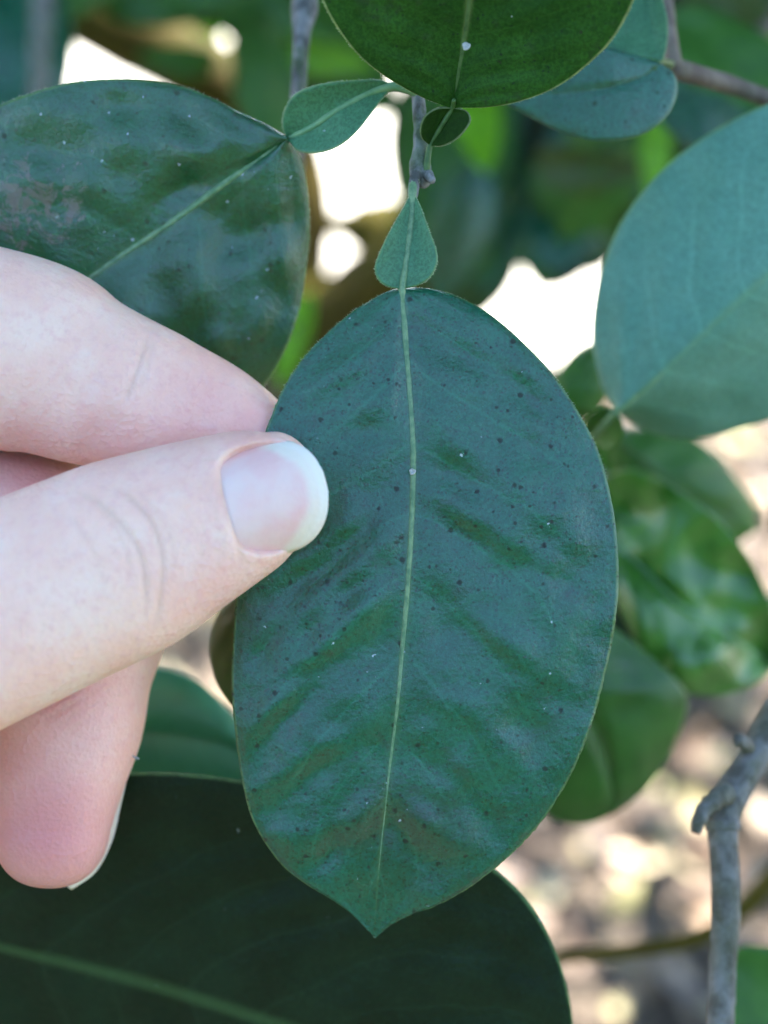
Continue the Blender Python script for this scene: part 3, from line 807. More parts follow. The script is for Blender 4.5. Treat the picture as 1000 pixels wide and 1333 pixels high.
leaf(pl, M_LEAF_MID, M_RIB_PALE, wM, wL, wR, [18.8, 18.5, 18.2, 18.0], wing_rel, 40, 14, name="stalk_wing", rib=(0.0006, 0.0006), ribname="leaf_stalk")
# curled leaf
cM = [(770, 690), (800, 712), (830, 735), (860, 765), (890, 790), (930, 815), (975, 845), (1005, 872)]
cL = [(770, 690), (775, 640), (800, 615), (835, 612), (880, 636), (930, 672), (968, 715), (995, 765), (1012, 820), (1005, 872)]
cR = [(770, 690), (790, 760), (810, 800), (838, 850), (865, 885), (895, 903), (930, 906), (965, 899), (990, 886), (1005, 872)]
def curl_rel(u, s, x, y):
    a = abs(s)
    h = quilt(u, s, x, y, 51, 4, 0.07, 0.42, 0.011) + 0.10 * min(1, a * 3) * snoise(x, y, 52, 0.02)
    return h + (-0.35 * a + 0.55 * a * a if s < 0 else 0.75 * a - 0.55 * a ** 2)
cl_, _ = leaf(rb, M_LEAF_CURL, M_RIB_PALE, cM, cL, cR, [21.6, 21.2, 21.0, 21.0, 21.3, 21.8], curl_rel, 100, 30, rib=(0.0007, 0.0003), seed=15)
cl_["label"] = "curled glossy fresh green leaf below the pale leaf"
# leaf behind the held leaf's right margin
eM = [(690, 790), (720, 850), (755, 915), (785, 975), (798, 1030), (800, 1058)]
eL = [(690, 790), (760, 800), (810, 825), (850, 858), (885, 890), (895, 915), (882, 960), (860, 1002), (832, 1036), (800, 1058)]
eR = [(690, 790), (660, 850), (655, 930), (670, 1000), (705, 1055), (740, 1072), (772, 1071), (800, 1058)]
def e_rel(u, s, x, y):
    a = abs(s)
    return quilt(u, s, x, y, 61, 5, 0.03, 0.18, 0.008) - 0.35 * a ** 2
leaf(rb, M_LEAF_BRIGHT, M_RIB_DIM, eM, eL, eR, [20.2, 20.1, 20.2, 20.5, 20.8], e_rel, 90, 28, rib=(0.0006, 0.0003), seed=17)
# dim leaf behind the curled one
fM = [(790, 560), (840, 600), (890, 640), (940, 670), (985, 690)]
fL = [(790, 560), (830, 556), (880, 562), (925, 585), (960, 625), (982, 660), (985, 690)]
fR = [(790, 560), (800, 620), (850, 680), (910, 715), (955, 710), (985, 690)]
leaf(rb, M_LEAF_MID, M_RIB_DIM, fM, fL, fR, [23.5, 23.4, 23.6, 24, 24.5], e_rel, 70, 24, rib=(0.0006, 0.0003), seed=19)
# small dark leaf in the gap above
gM = [(720, 540), (745, 510), (765, 480), (790, 440)]
gL = [(720, 540), (718, 500), (735, 470), (760, 448), (790, 440)]
gR = [(720, 540), (755, 550), (785, 530), (800, 490), (790, 440)]
leaf(rb, M_LEAF_MID, M_RIB_DIM, gM, gL, gR, [24.5, 24.3, 24.3, 24.5], e_rel, 50, 20, ribs=False, seed=20)

# --- branch low on the left: the big dark leaf and two leaves behind the hand
low = empty("leafy_branch", P(-260, 1150, 17.5))
tag(low, "low branch at left with a big very dark leaf below the hand", "branch")
v1, f1 = tube(P([-900, -560, -300, -230], [900, 1060, 1140, 1170], [24, 20.5, 18, 17.3]), [0.0022, 0.0018, 0.0014, 0.0012], 14, 0.12, 5, 40)
v2, f2 = tube(P([-560, -300, -100, 30], [1060, 1030, 985, 955], [20.5, 19.8, 19.3, 19.2]), [0.0015, 0.0011, 0.0009, 0.0007], 12, 0.12, 5, 30)
mesh_obj("twig", *join_geo([(v1, f1), (v2, f2)]), M_TWIG, low)
bM = [(-240, 1165), (-120, 1195), (0, 1232), (100, 1256), (200, 1282), (340, 1326), (460, 1366), (600, 1410), (700, 1445)]
bL = [(-240, 1165), (-180, 1100), (-80, 1055), (20, 1027), (100, 1012), (160, 1006), (240, 1007), (320, 1017), (420, 1040), (520, 1070), (600, 1103), (655, 1140),
      (692, 1180), (720, 1230), (738, 1285), (746, 1345), (735, 1405), (700, 1445)]
bR = [(-240, 1165), (-250, 1240), (-200, 1330), (-100, 1420), (50, 1500), (220, 1560), (400, 1585), (560, 1560), (660, 1505), (700, 1445)]
def low_rel(u, s, x, y):
    a = abs(s)
    return quilt(u, s, x, y, 71, 9, 0.03, 0.06, 0.009) + (0.95 * a if s < 0 else -0.9 * a) * math.sin(math.pi * min(1, max(0, u))) ** 0.5
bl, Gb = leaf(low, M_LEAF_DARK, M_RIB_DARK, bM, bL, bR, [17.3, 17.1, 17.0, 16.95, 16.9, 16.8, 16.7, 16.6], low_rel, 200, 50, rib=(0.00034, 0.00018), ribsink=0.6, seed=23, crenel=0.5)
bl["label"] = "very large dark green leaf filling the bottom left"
hM = [(20, 955), (90, 952), (150, 950), (220, 955), (280, 965), (330, 985), (370, 1010)]
hL = [(20, 955), (70, 905), (130, 878), (200, 869), (245, 880), (285, 910), (325, 955), (370, 1010)]
hR = [(20, 955), (60, 1010), (120, 1050), (200, 1075), (280, 1070), (340, 1045), (370, 1010)]
def h_rel(u, s, x, y):
    a = abs(s)
    return 0.30 * a - 0.5 * a ** 2 + 0.08 * snoise(x, y, 81, 0.01)
leaf(low, M_LEAF_SOFT, M_RIB_DIM, hM, hL, hR, [18.9, 18.8, 18.8, 18.8, 18.9], h_rel, 80, 28, ribs=False, seed=24)
# --- olive leaf seen edge-on just behind the held leaf
kM = [(330, 745), (325, 800), (325, 850), (330, 900), (340, 945)]
kL = [(330, 745), (300, 775), (281, 805), (274, 835), (275, 862), (284, 892), (305, 922), (340, 945)]
kR = [(330, 745), (360, 780), (375, 830), (372, 890), (340, 945)]
leaf(front, M_LEAF_OLIVE, M_RIB_DIM, kM, kL, kR, [16.2, 16.0, 15.9, 16.0, 16.2], e_rel, 60, 22, ribs=False, seed=26)

# --- bare stem at lower right
bs = empty("bare_stem", P(938, 1400, 16.6))
tag(bs, "bare grey knobbly stem rising at the lower right", "stem")
v1, f1 = tube(P([1180, 1090, 1035, 1000, 975, 952, 941, 943, 945, 944, 941, 938, 930, 900], [640, 800, 890, 950, 995, 1035, 1072, 1110, 1160, 1210, 1260, 1333, 1450, 1700],
                [19, 18, 17.5, 17.2, 17.0, 16.8, 16.7, 16.65, 16.6, 16.6, 16.6, 16.6, 16.8, 18]),
              [0.0016, 0.0017, 0.00185, 0.0019, 0.0019, 0.0021, 0.00185, 0.0017, 0.0017, 0.00165, 0.0016, 0.0016, 0.0017, 0.002], 22, 0.07, 7, 190)
mesh_obj("stalk", v1, f1, M_STEM, bs)
v1, f1 = tube(P([945, 930, 917, 910, 906], [1032, 1042, 1054, 1068, 1084], [16.6, 16.4, 16.3, 16.25, 16.25]), [0.0013, 0.0011, 0.0009, 0.0008, 0.0005], 12, 0.25, 3, 26)
mesh_obj("broken_stub", v1, f1, M_STEM, bs)
v1, f1 = tube(P([975, 968, 961, 957], [974, 966, 962, 972], [16.9, 16.75, 16.65, 16.65]), [0.0008, 0.0008, 0.0007, 0.0003], 10, 0.3, 4, 16)
mesh_obj("bud", v1, f1, M_STEM, bs)
v1, f1 = tube(P([941, 941], [1068, 1080], [16.7, 16.68]), [0.0021, 0.0021], 18, 0.1, 2, 8)
mesh_obj("node_ring", v1, f1, M_STEM, bs)

tw2 = empty("thin_twig", P(925, 1210, 25))
v1, f1 = tube(P([600, 730, 830, 925, 1000, 1060], [1262, 1246, 1236, 1214, 1150, 1080], [27, 26.5, 26, 25.6, 25.5, 25.5]), [0.0009, 0.0013, 0.0015, 0.0016, 0.0018, 0.002], 12, 0.14, 5, 50)
mesh_obj("stalk", v1, f1, M_LIMB, tw2)
tag(tw2, "thin dark twig crossing behind the bare stem near the bottom", "twig")
st = empty("bare_stem", P(395, 110, 17.3))
v1, f1 = tube(P([405, 400, 397, 394, 391, 389, 388, 385], [-400, -120, 5, 30, 75, 120, 200, 320], [20, 18, 17.4, 17.3, 17.3, 17.4, 18, 19.5]), [0.0015, 0.0013, 0.0017, 0.0012, 0.0010, 0.0010, 0.001, 0.0008], 14, 0.16, 6, 70)
mesh_obj("stalk", v1, f1, M_TWIG, st)
tag(st, "upright grey twig with a swollen node left of the dark top leaf", "stem")
st = empty("bare_stem", P(55, 110, 34))
v1, f1 = tube(P([62, 58, 55, 52, 50], [-350, -80, 20, 110, 400], [34, 34, 34, 34, 36]), [0.003, 0.0028, 0.0027, 0.0026, 0.0026], 12, 0.1, 7, 40)
mesh_obj("stalk", v1, f1, M_TWIG, st)
tag(st, "blurred grey upright stem in the top left corner", "stem")

# ------------------------------------------------------------------ blurred foliage behind
def bg_branch(label, path, rads, leaves, cat="branch"):
    b = empty("leafy_branch", P(*path[0]))
    tag(b, label, cat, "out-of-focus branches behind the leaves")
    pp = np.array(path, float)
    v, f = tube(P(pp[:, 0], pp[:, 1], pp[:, 2]), rads, 10, 0.12, len(leaves), 40)
    mesh_obj("twig", v, f, M_STEM_PINK, b)
    for L in leaves:
        put_leaf(b, *L)
    return b
rb_ = random.Random(77)
mid_leaves = [("blue", 735, 250, 47, 262, 8, -8, 0.75, 1.0, 0), ("mid", 600, 210, 44, 255, 10, 20, 0.8, 0.9, 0), ("blue", 690, 190, 46, 300, 6, 10, 0.7, 0.9, 1),
              ("mid", 660, 275, 50, 240, 15, -25, 0.75, 1.0, 0), ("dark", 560, 170, 52, 250, 0, 10, 0.8, 0.9, 1), ("blue", 790, 215, 50, 285, 5, -10, 0.75, 0.9, 2),
              ("mid", 620, 140, 52, 200, 5, -15, 0.8, 1.0, 1), ("mid", 700, 300, 53, 250, -22, 25, 0.7, 0.8, 2), ("dark", 645, 210, 56, 215, 0, 25, 0.9, 1.0, 0),
              ("blue", 645, 300, 50, 262, 6, 12, 0.6, 0.8, 0), ("dark", 770, 290, 58, 230, 10, 15, 0.8, 0.9, 1), ("mid", 830, 150, 56, 310, 0, 20, 0.9, 1.0, 0),
              ("dark", 720, 140, 60, 320, 5, -5, 1.0, 1.1, 0), ("olive", 585, 260, 62, 260, 10, 5, 0.8, 0.9, 0), ("mid", 545, 240, 58, 262, 0, -20, 0.7, 0.6, 1), ("mid", 566, 200, 46, 266, 0, 15, 0.78, 0.8, 0), ("olive", 612, 360, 58, 235, 5, 0, 0.75, 1.0, 0), ("dark", 600, 250, 54, 250, 5, 10, 0.8, 0.9, 2), ("mid", 440, 68, 48, 310, 5, 10, 0.75, 0.9, 0), ("blue", 715, 312, 54, 190, 4, 0, 0.65, 0.8, 0), ("olive", 800, 300, 56, 240, 5, 10, 0.55, 0.7, 0), ("lime", 702, 324, 48, 290, 10, 20, 0.12, 0.8, 0)]
bg_branch("blurred branch of bluish green leaves right of the centre twig",
          [(690, -120, 56), (680, 60, 52), (690, 180, 50), (680, 290, 50)], [0.003, 0.0026, 0.002, 0.0014], mid_leaves)
bg_branch("dim blurred leaves showing beside the curled leaf",
          [(700, 620, 30), (780, 640, 28), (830, 660, 27)], [0.0014, 0.001, 0.0006],
          [("mid", 800, 625, 26.5, 340, 5, 10, 0.5, 0.8, 0), ("dark", 800, 760, 27, 280, 5, 10, 0.55, 0.8, 1)])
bg_branch("blurred branch of dim green leaves in the top left corner",
          [(-120, -180, 44), (20, -60, 41), (120, -60, 39), (300, -40, 39)], [0.003, 0.0026, 0.0022, 0.0016],
          [("blue", -20, 60, 36, 280, 10, -20, 0.9, 1.1, 0), ("mid", -60, 10, 38, 250, 0, 10, 1.0, 1.1, 1), ("mid", 20, -70, 37, 10, 10, 10, 1.0, 1.0, 1),
           ("bright", 250, -50, 38, 15, 10, 15, 0.8, 0.8, 0), ("mid", 345, 110, 40, 282, 5, 25, 0.62, 0.7, 0), ("mid", 365, 0, 41, 330, -5, 10, 0.75, 1.0, 1),
           ("blue", 25, 180, 40, 270, 0, 0, 0.8, 0.9, 1), ("lime", 428, 40, 48, 285, 20, 40, 0.4, 0.6, 0), ("lime", 255, 5, 50, 340, 20, 20, 0.5, 0.5, 1), ("bright", 215, -10, 46, 330, 10, 20, 0.6, 0.6, 0)])
bg_branch("blurred branch of mixed green leaves in the top right corner",
          [(1200, -120, 38), (1060, -20, 35), (980, 60, 33), (930, 120, 32)], [0.003, 0.0025, 0.002, 0.0013],
          [("mid", 950, 80, 25, 330, 10, -15, 0.45, 0.8, 0), ("blue", 935, 145, 27, 330, 0, 5, 0.42, 0.9, 0), ("dark", 985, 20, 40, 30, 0, 20, 1.0, 1.0, 0),
           ("olive", 920, 20, 42, 110, 10, 10, 0.9, 1.1, 0), ("mid", 900, 30, 44, 200, 10, 30, 0.8, 1.0, 1), ("bright", 985, 75, 36, 60, 45, 10, 0.5, 0.9, 0),
           ("lime", 997, 100, 35, 40, 50, 0, 0.4, 0.8, 1), ("dark", 1060, 60, 42, 350, 0, 0, 1.2, 1.2, 0), ("olive", 860, 190, 50, 250, 0, 20, 0.9, 0.9, 0),
           ("dark", 960, -40, 48, 20, 0, 0, 1.3, 1.3, 1)])
rq = random.Random(404)
GAPS = [(115, 85, 62), (150, 25, 62), (305, 75, 34), (472, 210, 72), (435, 312, 34), (715, 400, 88), (955, 590, 75)]
def scatter(n, x0, x1, y0, y1, d0, d1):
    out = []
    while len(out) < n:
        x, y = rq.uniform(x0, x1), rq.uniform(y0, y1)
        if any((x - a) ** 2 + (y - b) ** 2 < (r + 34) ** 2 for a, b, r in GAPS): continue
        out.append((rq.choice(["mid", "mid", "bright", "olive", "lime", "dark", "blue"]), x, y, rq.uniform(d0, d1), rq.uniform(180, 360), rq.uniform(-35, 35), rq.uniform(-40, 40),
                    rq.uniform(0.38, 0.6), rq.uniform(0.6, 0.95)))
    return out
bg_branch("far blurred spray of small mixed green leaves behind the top left branch",
          [(-60, -120, 66), (120, -80, 64), (280, -30, 62), (400, 60, 62)], [0.003, 0.0024, 0.002, 0.0014], scatter(16, 90, 430, -40, 160, 40, 66))
bg_branch("far blurred spray of small mixed green leaves between centre twig and pale leaf",
          [(620, -120, 62), (640, 60, 60), (690, 200, 58), (740, 300, 57)], [0.003, 0.0024, 0.002, 0.0014], scatter(24, 545, 840, 110, 330, 38, 60))
bg_branch("far blurred spray of small mixed green leaves above the pale leaf",
          [(1100, -120, 60), (1010, -20, 58), (950, 60, 56), (900, 110, 55)], [0.003, 0.0024, 0.002, 0.0014], scatter(14, 880, 1020, -20, 130, 30, 58))
bg_branch("blurred lime green leaves behind the held leaf, backlit glow painted in",
          [(300, 620, 42), (350, 520, 41), (385, 420, 40)], [0.0016, 0.0013, 0.0008],
          [("lime", 382, 440, 40, 255, 20, 25, 0.42, 0.5, 0)])
bg_branch("single lime green leaf hanging edge-on at upper right, backlit tone painted in",
          [(880, 20, 40), (866, 90, 38), (857, 140, 36.5)], [0.0012, 0.001, 0.0007],
          [("lime", 854, 200, 36, 268, 8, 20, 0.42, 0.42, 0)])

bg_branch("green leaf peeking in at the bottom right corner",
          [(1250, 1500, 24), (1120, 1420, 22), (1060, 1370, 21)], [0.0015, 0.0012, 0.0008],
          [("mid", 1062, 1350, 20.5, 140, 5, 5, 0.5, 1.0, 0)])

# ------------------------------------------------------------------ tiny pale specks
def speck(label, px, py, d, r):
    n = 20
    V = []
    for j, (rr, hh) in enumerate(((1.15, 0.0), (1.0, 0.3), (0.72, 0.34), (0.5, 0.16), (0.0001, 0.14))):
        for k in range(n):
            q = 2 * math.pi * k / n
            wv = 1 + 0.10 * math.sin(3 * q + 1) + 0.06 * math.sin(5 * q)
            V.append(P(px, py, d) + RT * (r * rr * wv * math.cos(q)) + UP * (r * rr * wv * math.sin(q)) - FW * (r * hh))
    F = [(j * n + k, j * n + (k + 1) % n, (j + 1) * n + (k + 1) % n, (j + 1) * n + k) for j in range(4) for k in range(n)]
    tag(mesh_obj("pale_speck", np.array(V), F, M_WHITE), label, "speck")
speck("tiny white ring-shaped speck on the midrib of the held leaf", 537, 614, 14.62, 0.0003)
speck("tiny white oval speck on the midrib of the dark top leaf", 607, 60, 13.98, 0.00035)

# ------------------------------------------------------------------ hand
def cs(px, py, d):
    return P(px, py, d)

class Loft:
    """finger-like body: sections (px, py, d, half width px, half depth px); width lies in the view plane unless turned by roll"""
    def __init__(self, secs, n=90, nseg=56, roll=0.0, tip=0.8, expo=2.25, start_cap=True):
        a = np.array(secs, float)
        k = 0.01 * a[:, 2] / D0 * K
        C = P(a[:, 0], a[:, 1], a[:, 2])
        q = crom(np.hstack([C, (a[:, 3] * k)[:, None], (a[:, 4] * k)[:, None]]), n)
        self.C, self.a, self.b = q[:, :3], q[:, 3], q[:, 4]
        T = np.gradient(self.C, axis=0); T /= np.linalg.norm(T, axis=1, keepdims=True)
        self.T = T
        th = np.linspace(0, 2 * np.pi, nseg, endpoint=False)
        cc, ss = np.cos(th), np.sin(th)
        ex = 2.0 / expo
        cu, su = np.sign(cc) * np.abs(cc) ** ex, np.sign(ss) * np.abs(ss) ** ex
        rows = []
        def frame(i):
            A = np.cross(T[i], -FW); A /= np.linalg.norm(A)   # across the finger, in the view plane
            B = np.cross(A, T[i]); B /= np.linalg.norm(B)      # towards the lens
            if B @ FW > 0: B = -B
            r_ = roll
            return math.cos(r_) * A + math.sin(r_) * B, -math.sin(r_) * A + math.cos(r_) * B
        for i in range(n):
            A, B = frame(i)
            rows.append(self.C[i] + np.outer(cu * self.a[i], A) + np.outer(su * self.b[i], B))
        A, B = frame(n - 1)
        m = 12
        for j in range(1, m + 1):
            f = j / m * math.pi / 2
            sc = max(0.02, math.cos(f)) ** 0.85
            rows.append(self.C[-1] + T[-1] * (tip * self.a[-1] * math.sin(f)) + np.outer(cu * self.a[-1] * sc, A) + np.outer(su * self.b[-1] * sc, B))
        V = np.vstack(rows)
        nr = len(rows)
        F = [(i * nseg + k, i * nseg + (k + 1) % nseg, (i + 1) * nseg + (k + 1) % nseg, (i + 1) * nseg + k) for i in range(nr - 1) for k in range(nseg)]
        F.append(tuple(range(nseg - 1, -1, -1)))
        F.append(tuple((nr - 1) * nseg + k for k in range(nseg)))
        self.V, self.F = V, F

thumb = Loft([(-700, 1010, 13.6, 190, 190), (-480, 975, 13.5, 175, 170), (-260, 905, 13.55, 152, 140), (-110, 843, 13.7, 146, 126), (45, 776, 13.85, 136, 112),
              (110, 748, 13.92, 133, 107), (174, 720, 13.98, 129, 101), (235, 691, 14.02, 116, 90), (296, 664, 14.08, 102, 77), (338, 646, 14.13, 91, 68),
              (368, 636, 14.17, 76, 58)], tip=0.66, expo=2.3)
index = Loft([(-520, 470, 15.1, 150, 135), (-360, 425, 15.05, 140, 128), (-150, 418, 15.05, 128, 120), (-40, 446, 15.10, 130, 120), (50, 468, 15.12, 126, 112), (110, 494, 15.12, 112, 104),
              (170, 516, 15.12, 102, 96), (215, 532, 15.15, 96, 86), (280, 552, 15.2, 80, 66), (345, 582, 15.18, 60, 52)], tip=0.9)
middle = Loft([(-520, 620, 15.7, 150, 135), (-360, 610, 15.8, 135, 128), (-150, 655, 16.0, 118, 118), (-20, 690, 16.1, 112, 112), (70, 722, 16.05, 118, 112), (104, 795, 15.95, 114, 112),
               (92, 880, 15.8, 104, 104), (84, 950, 15.65, 100, 98), (74, 1020, 15.5, 86, 84), (68, 1080, 15.4, 74, 70)], tip=1.0)
ring = Loft([(-520, 790, 15.9, 145, 130), (-360, 800, 16.3, 128, 122), (-200, 840, 16.5, 112, 112), (-110, 890, 16.5, 105, 105), (-110, 970, 16.2, 96, 96), (-150, 1040, 16.0, 86, 86),
             (-190, 1100, 15.8, 74, 70)], tip=0.9)
pinky = Loft([(-560, 940, 15.7, 125, 115), (-420, 960, 16.2, 105, 105), (-310, 1000, 16.3, 95, 95), (-270, 1060, 16.1, 86, 86), (-310, 1120, 15.9, 78, 78), (-350, 1170, 15.8, 66, 64)], tip=0.9)
palm = Loft([(-1500, 1150, 13.2, 240, 180), (-1250, 1040, 13.8, 250, 185), (-1000, 900, 14.3, 330, 200), (-760, 760, 14.9, 400, 190), (-560, 700, 15.3, 400, 165), (-470, 690, 15.4, 360, 130)], tip=0.2, expo=2.6)
web = Loft([(-800, 900, 14.2, 260, 170), (-600, 760, 14.4, 230, 120), (-480, 640, 14.6, 190, 90), (-420, 570, 14.8, 150, 70)], tip=0.3)
HV, HF = join_geo([(l.V, l.F) for l in (thumb, index, middle, ring, pinky, palm, web)])
tmp = mesh_obj("hand_blank", HV, HF, M_WHITE, origin=(0, 0, 0))
tmp.scale = (100, 100, 100)       # remesh in centimetres
bmx = bmesh.new(); bmx.from_mesh(tmp.data); bmesh.ops.recalc_face_normals(bmx, faces=bmx.faces); bmx.to_mesh(tmp.data); bmx.free()
tmp.data.transform(Matrix.Scale(100, 4)); tmp.scale = (1, 1, 1)
mo = tmp.modifiers.new("r", 'REMESH'); mo.mode = 'VOXEL'; mo.voxel_size = 0.032
ms = tmp.modifiers.new("s", 'SMOOTH'); ms.factor = 0.5; ms.iterations = 9
dg = bpy.context.evaluated_depsgraph_get()
ev = tmp.evaluated_get(dg)
me = bpy.data.meshes.new_from_object(ev)
bpy.data.objects.remove(tmp)
me.name = "hand"
nv = len(me.vertices)
V = np.empty(nv * 3, np.float32); me.vertices.foreach_get("co", V); V = V.reshape(-1, 3).astype(float) * 0.01
NN = np.empty(nv * 3, np.float32); me.vertices.foreach_get("normal", NN); NN = NN.reshape(-1, 3).astype(float)

rel = V - CAM
dep = rel @ FW
PXX = 500 + (rel @ RT) / (K * dep / D0)
PYY = 666.5 - (rel @ UP) / (K * dep / D0)
front_face = np.clip(-(NN @ FW), 0, 1)

# thumb nail frame
ti0, tip_i = P(300, 664, 14.08), P(425, 632, 14.12)
ax = tip_i - ti0; nail_len = np.linalg.norm(ax); ax /= nail_len
nb = -FW - ax * (-FW @ ax); nb /= np.linalg.norm(nb)
na = np.cross(nb, ax)
if na @ UP < 0: na = -na
nb = nb * math.cos(0.06) + na * math.sin(0.06); na = np.cross(ax, nb) if np.cross(ax, nb) @ UP > 0 else -np.cross(ax, nb)
u1 = K * 14.1 / 14.65
NL = nail_len
def nail_w(x):
    """half width of the nail at distance x (0..1) from the fold"""
    x = np.asarray(x, float)
    base = np.interp(x, [0, 0.03, 0.08, 0.16, 0.28, 0.42, 1.0], [44, 53, 61, 67, 71, 72, 72])
    t_ = np.clip((x - 0.42) / 0.58, 0, 1)
    return u1 * base * np.maximum(0.03, 1 - t_ ** 2.5) ** (1 / 2.1)
def nail_h(x, y):
    """height of the plate above the finger's axis"""
    return u1 * (74 - 9 * x ** 2 - 6 * x) - y ** 2 / (2 * u1 * 92) - (np.abs(y) ** 4) / (2 * (u1 * 85) ** 3)
th_tip = thumb.C[-1]
lx = (V - ti0) @ ax / NL; ly = (V - ti0) @ na; lz = (V - ti0) @ nb
isth = (lx > -0.6) & (lx < 1.2) & (lz > 0) & (dep < 0.1445) & (np.abs(ly) < u1 * 110)
ww = nail_w(np.clip(lx, 0, 1))
inside = isth & (lx > 0.0) & (lx < 1.02)
fall = np.clip((ww - np.abs(ly)) / (u1 * 8), 0, 1) * np.clip(lx / 0.05, 0, 1)
target = nail_h(np.clip(lx, 0, 1), ly) - u1 * 3.0
dh = np.where(inside, np.minimum(0, target - lz) * fall, 0)
V += dh[:, None] * nb
# swelling of the folds round the plate
db = np.abs(np.abs(ly) - ww - u1 * 5)
fold = np.where(isth & (lx > -0.02) & (lx < 0.8), np.exp(-(db / (u1 * 8)) ** 2), 0) * u1 * 1.6
px_fold = np.where(isth & (np.abs(ly) < ww + u1 * 20) & (np.abs(ly) < u1 * 75), np.exp(-((lx + 0.06) / 0.07) ** 2), 0) * u1 * 2.2
V += np.maximum(fold, px_fold)[:, None] * nb

# creases: polylines in the picture plane, [points], depth px, width px, redness, which finger (depth range)
red = np.zeros(nv)
def crease(pts, depth, width, redness, dmin, dmax, facing=0.1):
    global V
    q = crom(np.array(pts, float), 40)
    m = (dep > dmin * 0.01) & (dep < dmax * 0.01) & (front_face > facing)
    idx = np.nonzero(m)[0]
    idx = idx[(PXX[idx] > q[:, 0].min() - 30) & (PXX[idx] < q[:, 0].max() + 30) & (PYY[idx] > q[:, 1].min() - 30) & (PYY[idx] < q[:, 1].max() + 30)]
    if not len(idx): return
    P2 = np.stack([PXX[idx], PYY[idx]], 1)
    best = np.full(len(idx), 1e9); bt = np.zeros(len(idx))
    for i in range(len(q) - 1):
        a, b = q[i], q[i + 1]; ab = b - a
        tt = np.clip(((P2 - a) @ ab) / max(ab @ ab, 1e-9), 0, 1)
        d = np.linalg.norm(P2 - (a + tt[:, None] * ab), axis=1)
        up = d < best
        best[up] = d[up]; bt[up] = (i + tt[up]) / (len(q) - 1)
    env = np.clip(np.sin(np.pi * np.clip(bt, 0, 1)) * 1.8, 0, 1)
    g = np.exp(-(best / width) ** 2) * env
    V[idx] -= (g * depth * 1.5 * u1)[:, None] * NN[idx]
    red[idx] = np.maximum(red[idx], g * redness)
# thumb knuckle lines
crease([(90, 635), (130, 655), (160, 685), (182, 720), (190, 770), (188, 810)], 1.8, 3.6, 0.8, 12.5, 14.3)
crease([(140, 628), (170, 648), (200, 685), (212, 730), (208, 785), (200, 825)], 1.7, 3.6, 0.85, 12.5, 14.3)
crease([(118, 650), (145, 680), (165, 720), (170, 765)], 1.0, 3.2, 0.4, 12.5, 14.3)
crease([(165, 628), (195, 655), (222, 700), (228, 750)], 0.8, 3.0, 0.3, 12.5, 14.3)
crease([(72, 660), (105, 690), (130, 740), (138, 790)], 0.6, 3.4, 0.25, 12.5, 14.3)
crease([(232, 650), (252, 690), (266, 740)], 0.5, 3.0, 0.2, 12.5, 14.3)
# nail fold redness and index joint creases
crease([(286, 618), (298, 655), (310, 695), (318, 738)], 0.8, 6, 0.8, 12.5, 14.3)
crease([(196, 432), (186, 460), (174, 495), (160, 530)], 2.2, 4, 0.55, 13.8, 16.2)
crease([(200, 440), (192, 475), (182, 505)], 0.9, 3, 0.3, 13.8, 16.2)
crease([(160, 530), (135, 560), (112, 580), (100, 600)], 1.6, 18, 0.15, 13.8, 16.2)
crease([(148, 520), (120, 555), (98, 572)], 0.5, 9, 0.12, 13.8, 16.2)
crease([(205, 560), (150, 575), (115, 598)], 0.5, 7, 0.15, 13.8, 16.2)
# fine lines on the curled finger pad
for k in range(5):
    crease([(20 + 14 * k, 925 + 10 * k), (90 + 10 * k, 892 + 8 * k), (170, 868 + 12 * k)], 0.7, 3.0, 0.25, 14.5, 17)

pink_and_shade = np.zeros(nv)
def blush_and_shade(x, y, r, dmin, dmax, amt):
    m = (dep > dmin * 0.01) & (dep < dmax * 0.01)
    pink_and_shade[:] = np.maximum(pink_and_shade, np.where(m, np.exp(-((PXX - x) ** 2 + (PYY - y) ** 2) / r ** 2) * amt, 0))
blush_and_shade(55, 1090, 125, 14.3, 16.6, 1.1); blush_and_shade(70, 900, 110, 14.3, 17, 0.75); blush_and_shade(30, 610, 60, 14.9, 17, 0.5); blush_and_shade(20, 1000, 90, 14.3, 17, 0.8); blush_and_shade(110, 970, 80, 14.3, 17, 0.55)  # curled finger: skin pink plus its shade, both painted into the colour
blush_and_shade(265, 515, 60, 13.0, 16.2, 0.5); blush_and_shade(330, 550, 50, 13.0, 16.2, 0.5); blush_and_shade(40, 565, 60, 13.0, 16.2, 0.4); blush_and_shade(130, 560, 55, 13.0, 16.2, 0.4)
blush_and_shade(290, 760, 60, 12.5, 14.6, 0.35); blush_and_shade(300, 640, 45, 12.5, 14.4, 0.30); blush_and_shade(240, 590, 50, 12.5, 14.5, 0.3)
me.vertices.foreach_set("co", (V - ORG.setdefault("hand", P(-1000, 900, 14.3))).astype(np.float32).ravel())
for nm, arr in (("crease", red), ("pink_and_shade", pink_and_shade)):
    at_ = me.attributes.new(nm, 'FLOAT', 'POINT'); at_.data.foreach_set("value", arr.astype(np.float32))
me.polygons.foreach_set("use_smooth", np.ones(len(me.polygons), bool))
me.update()

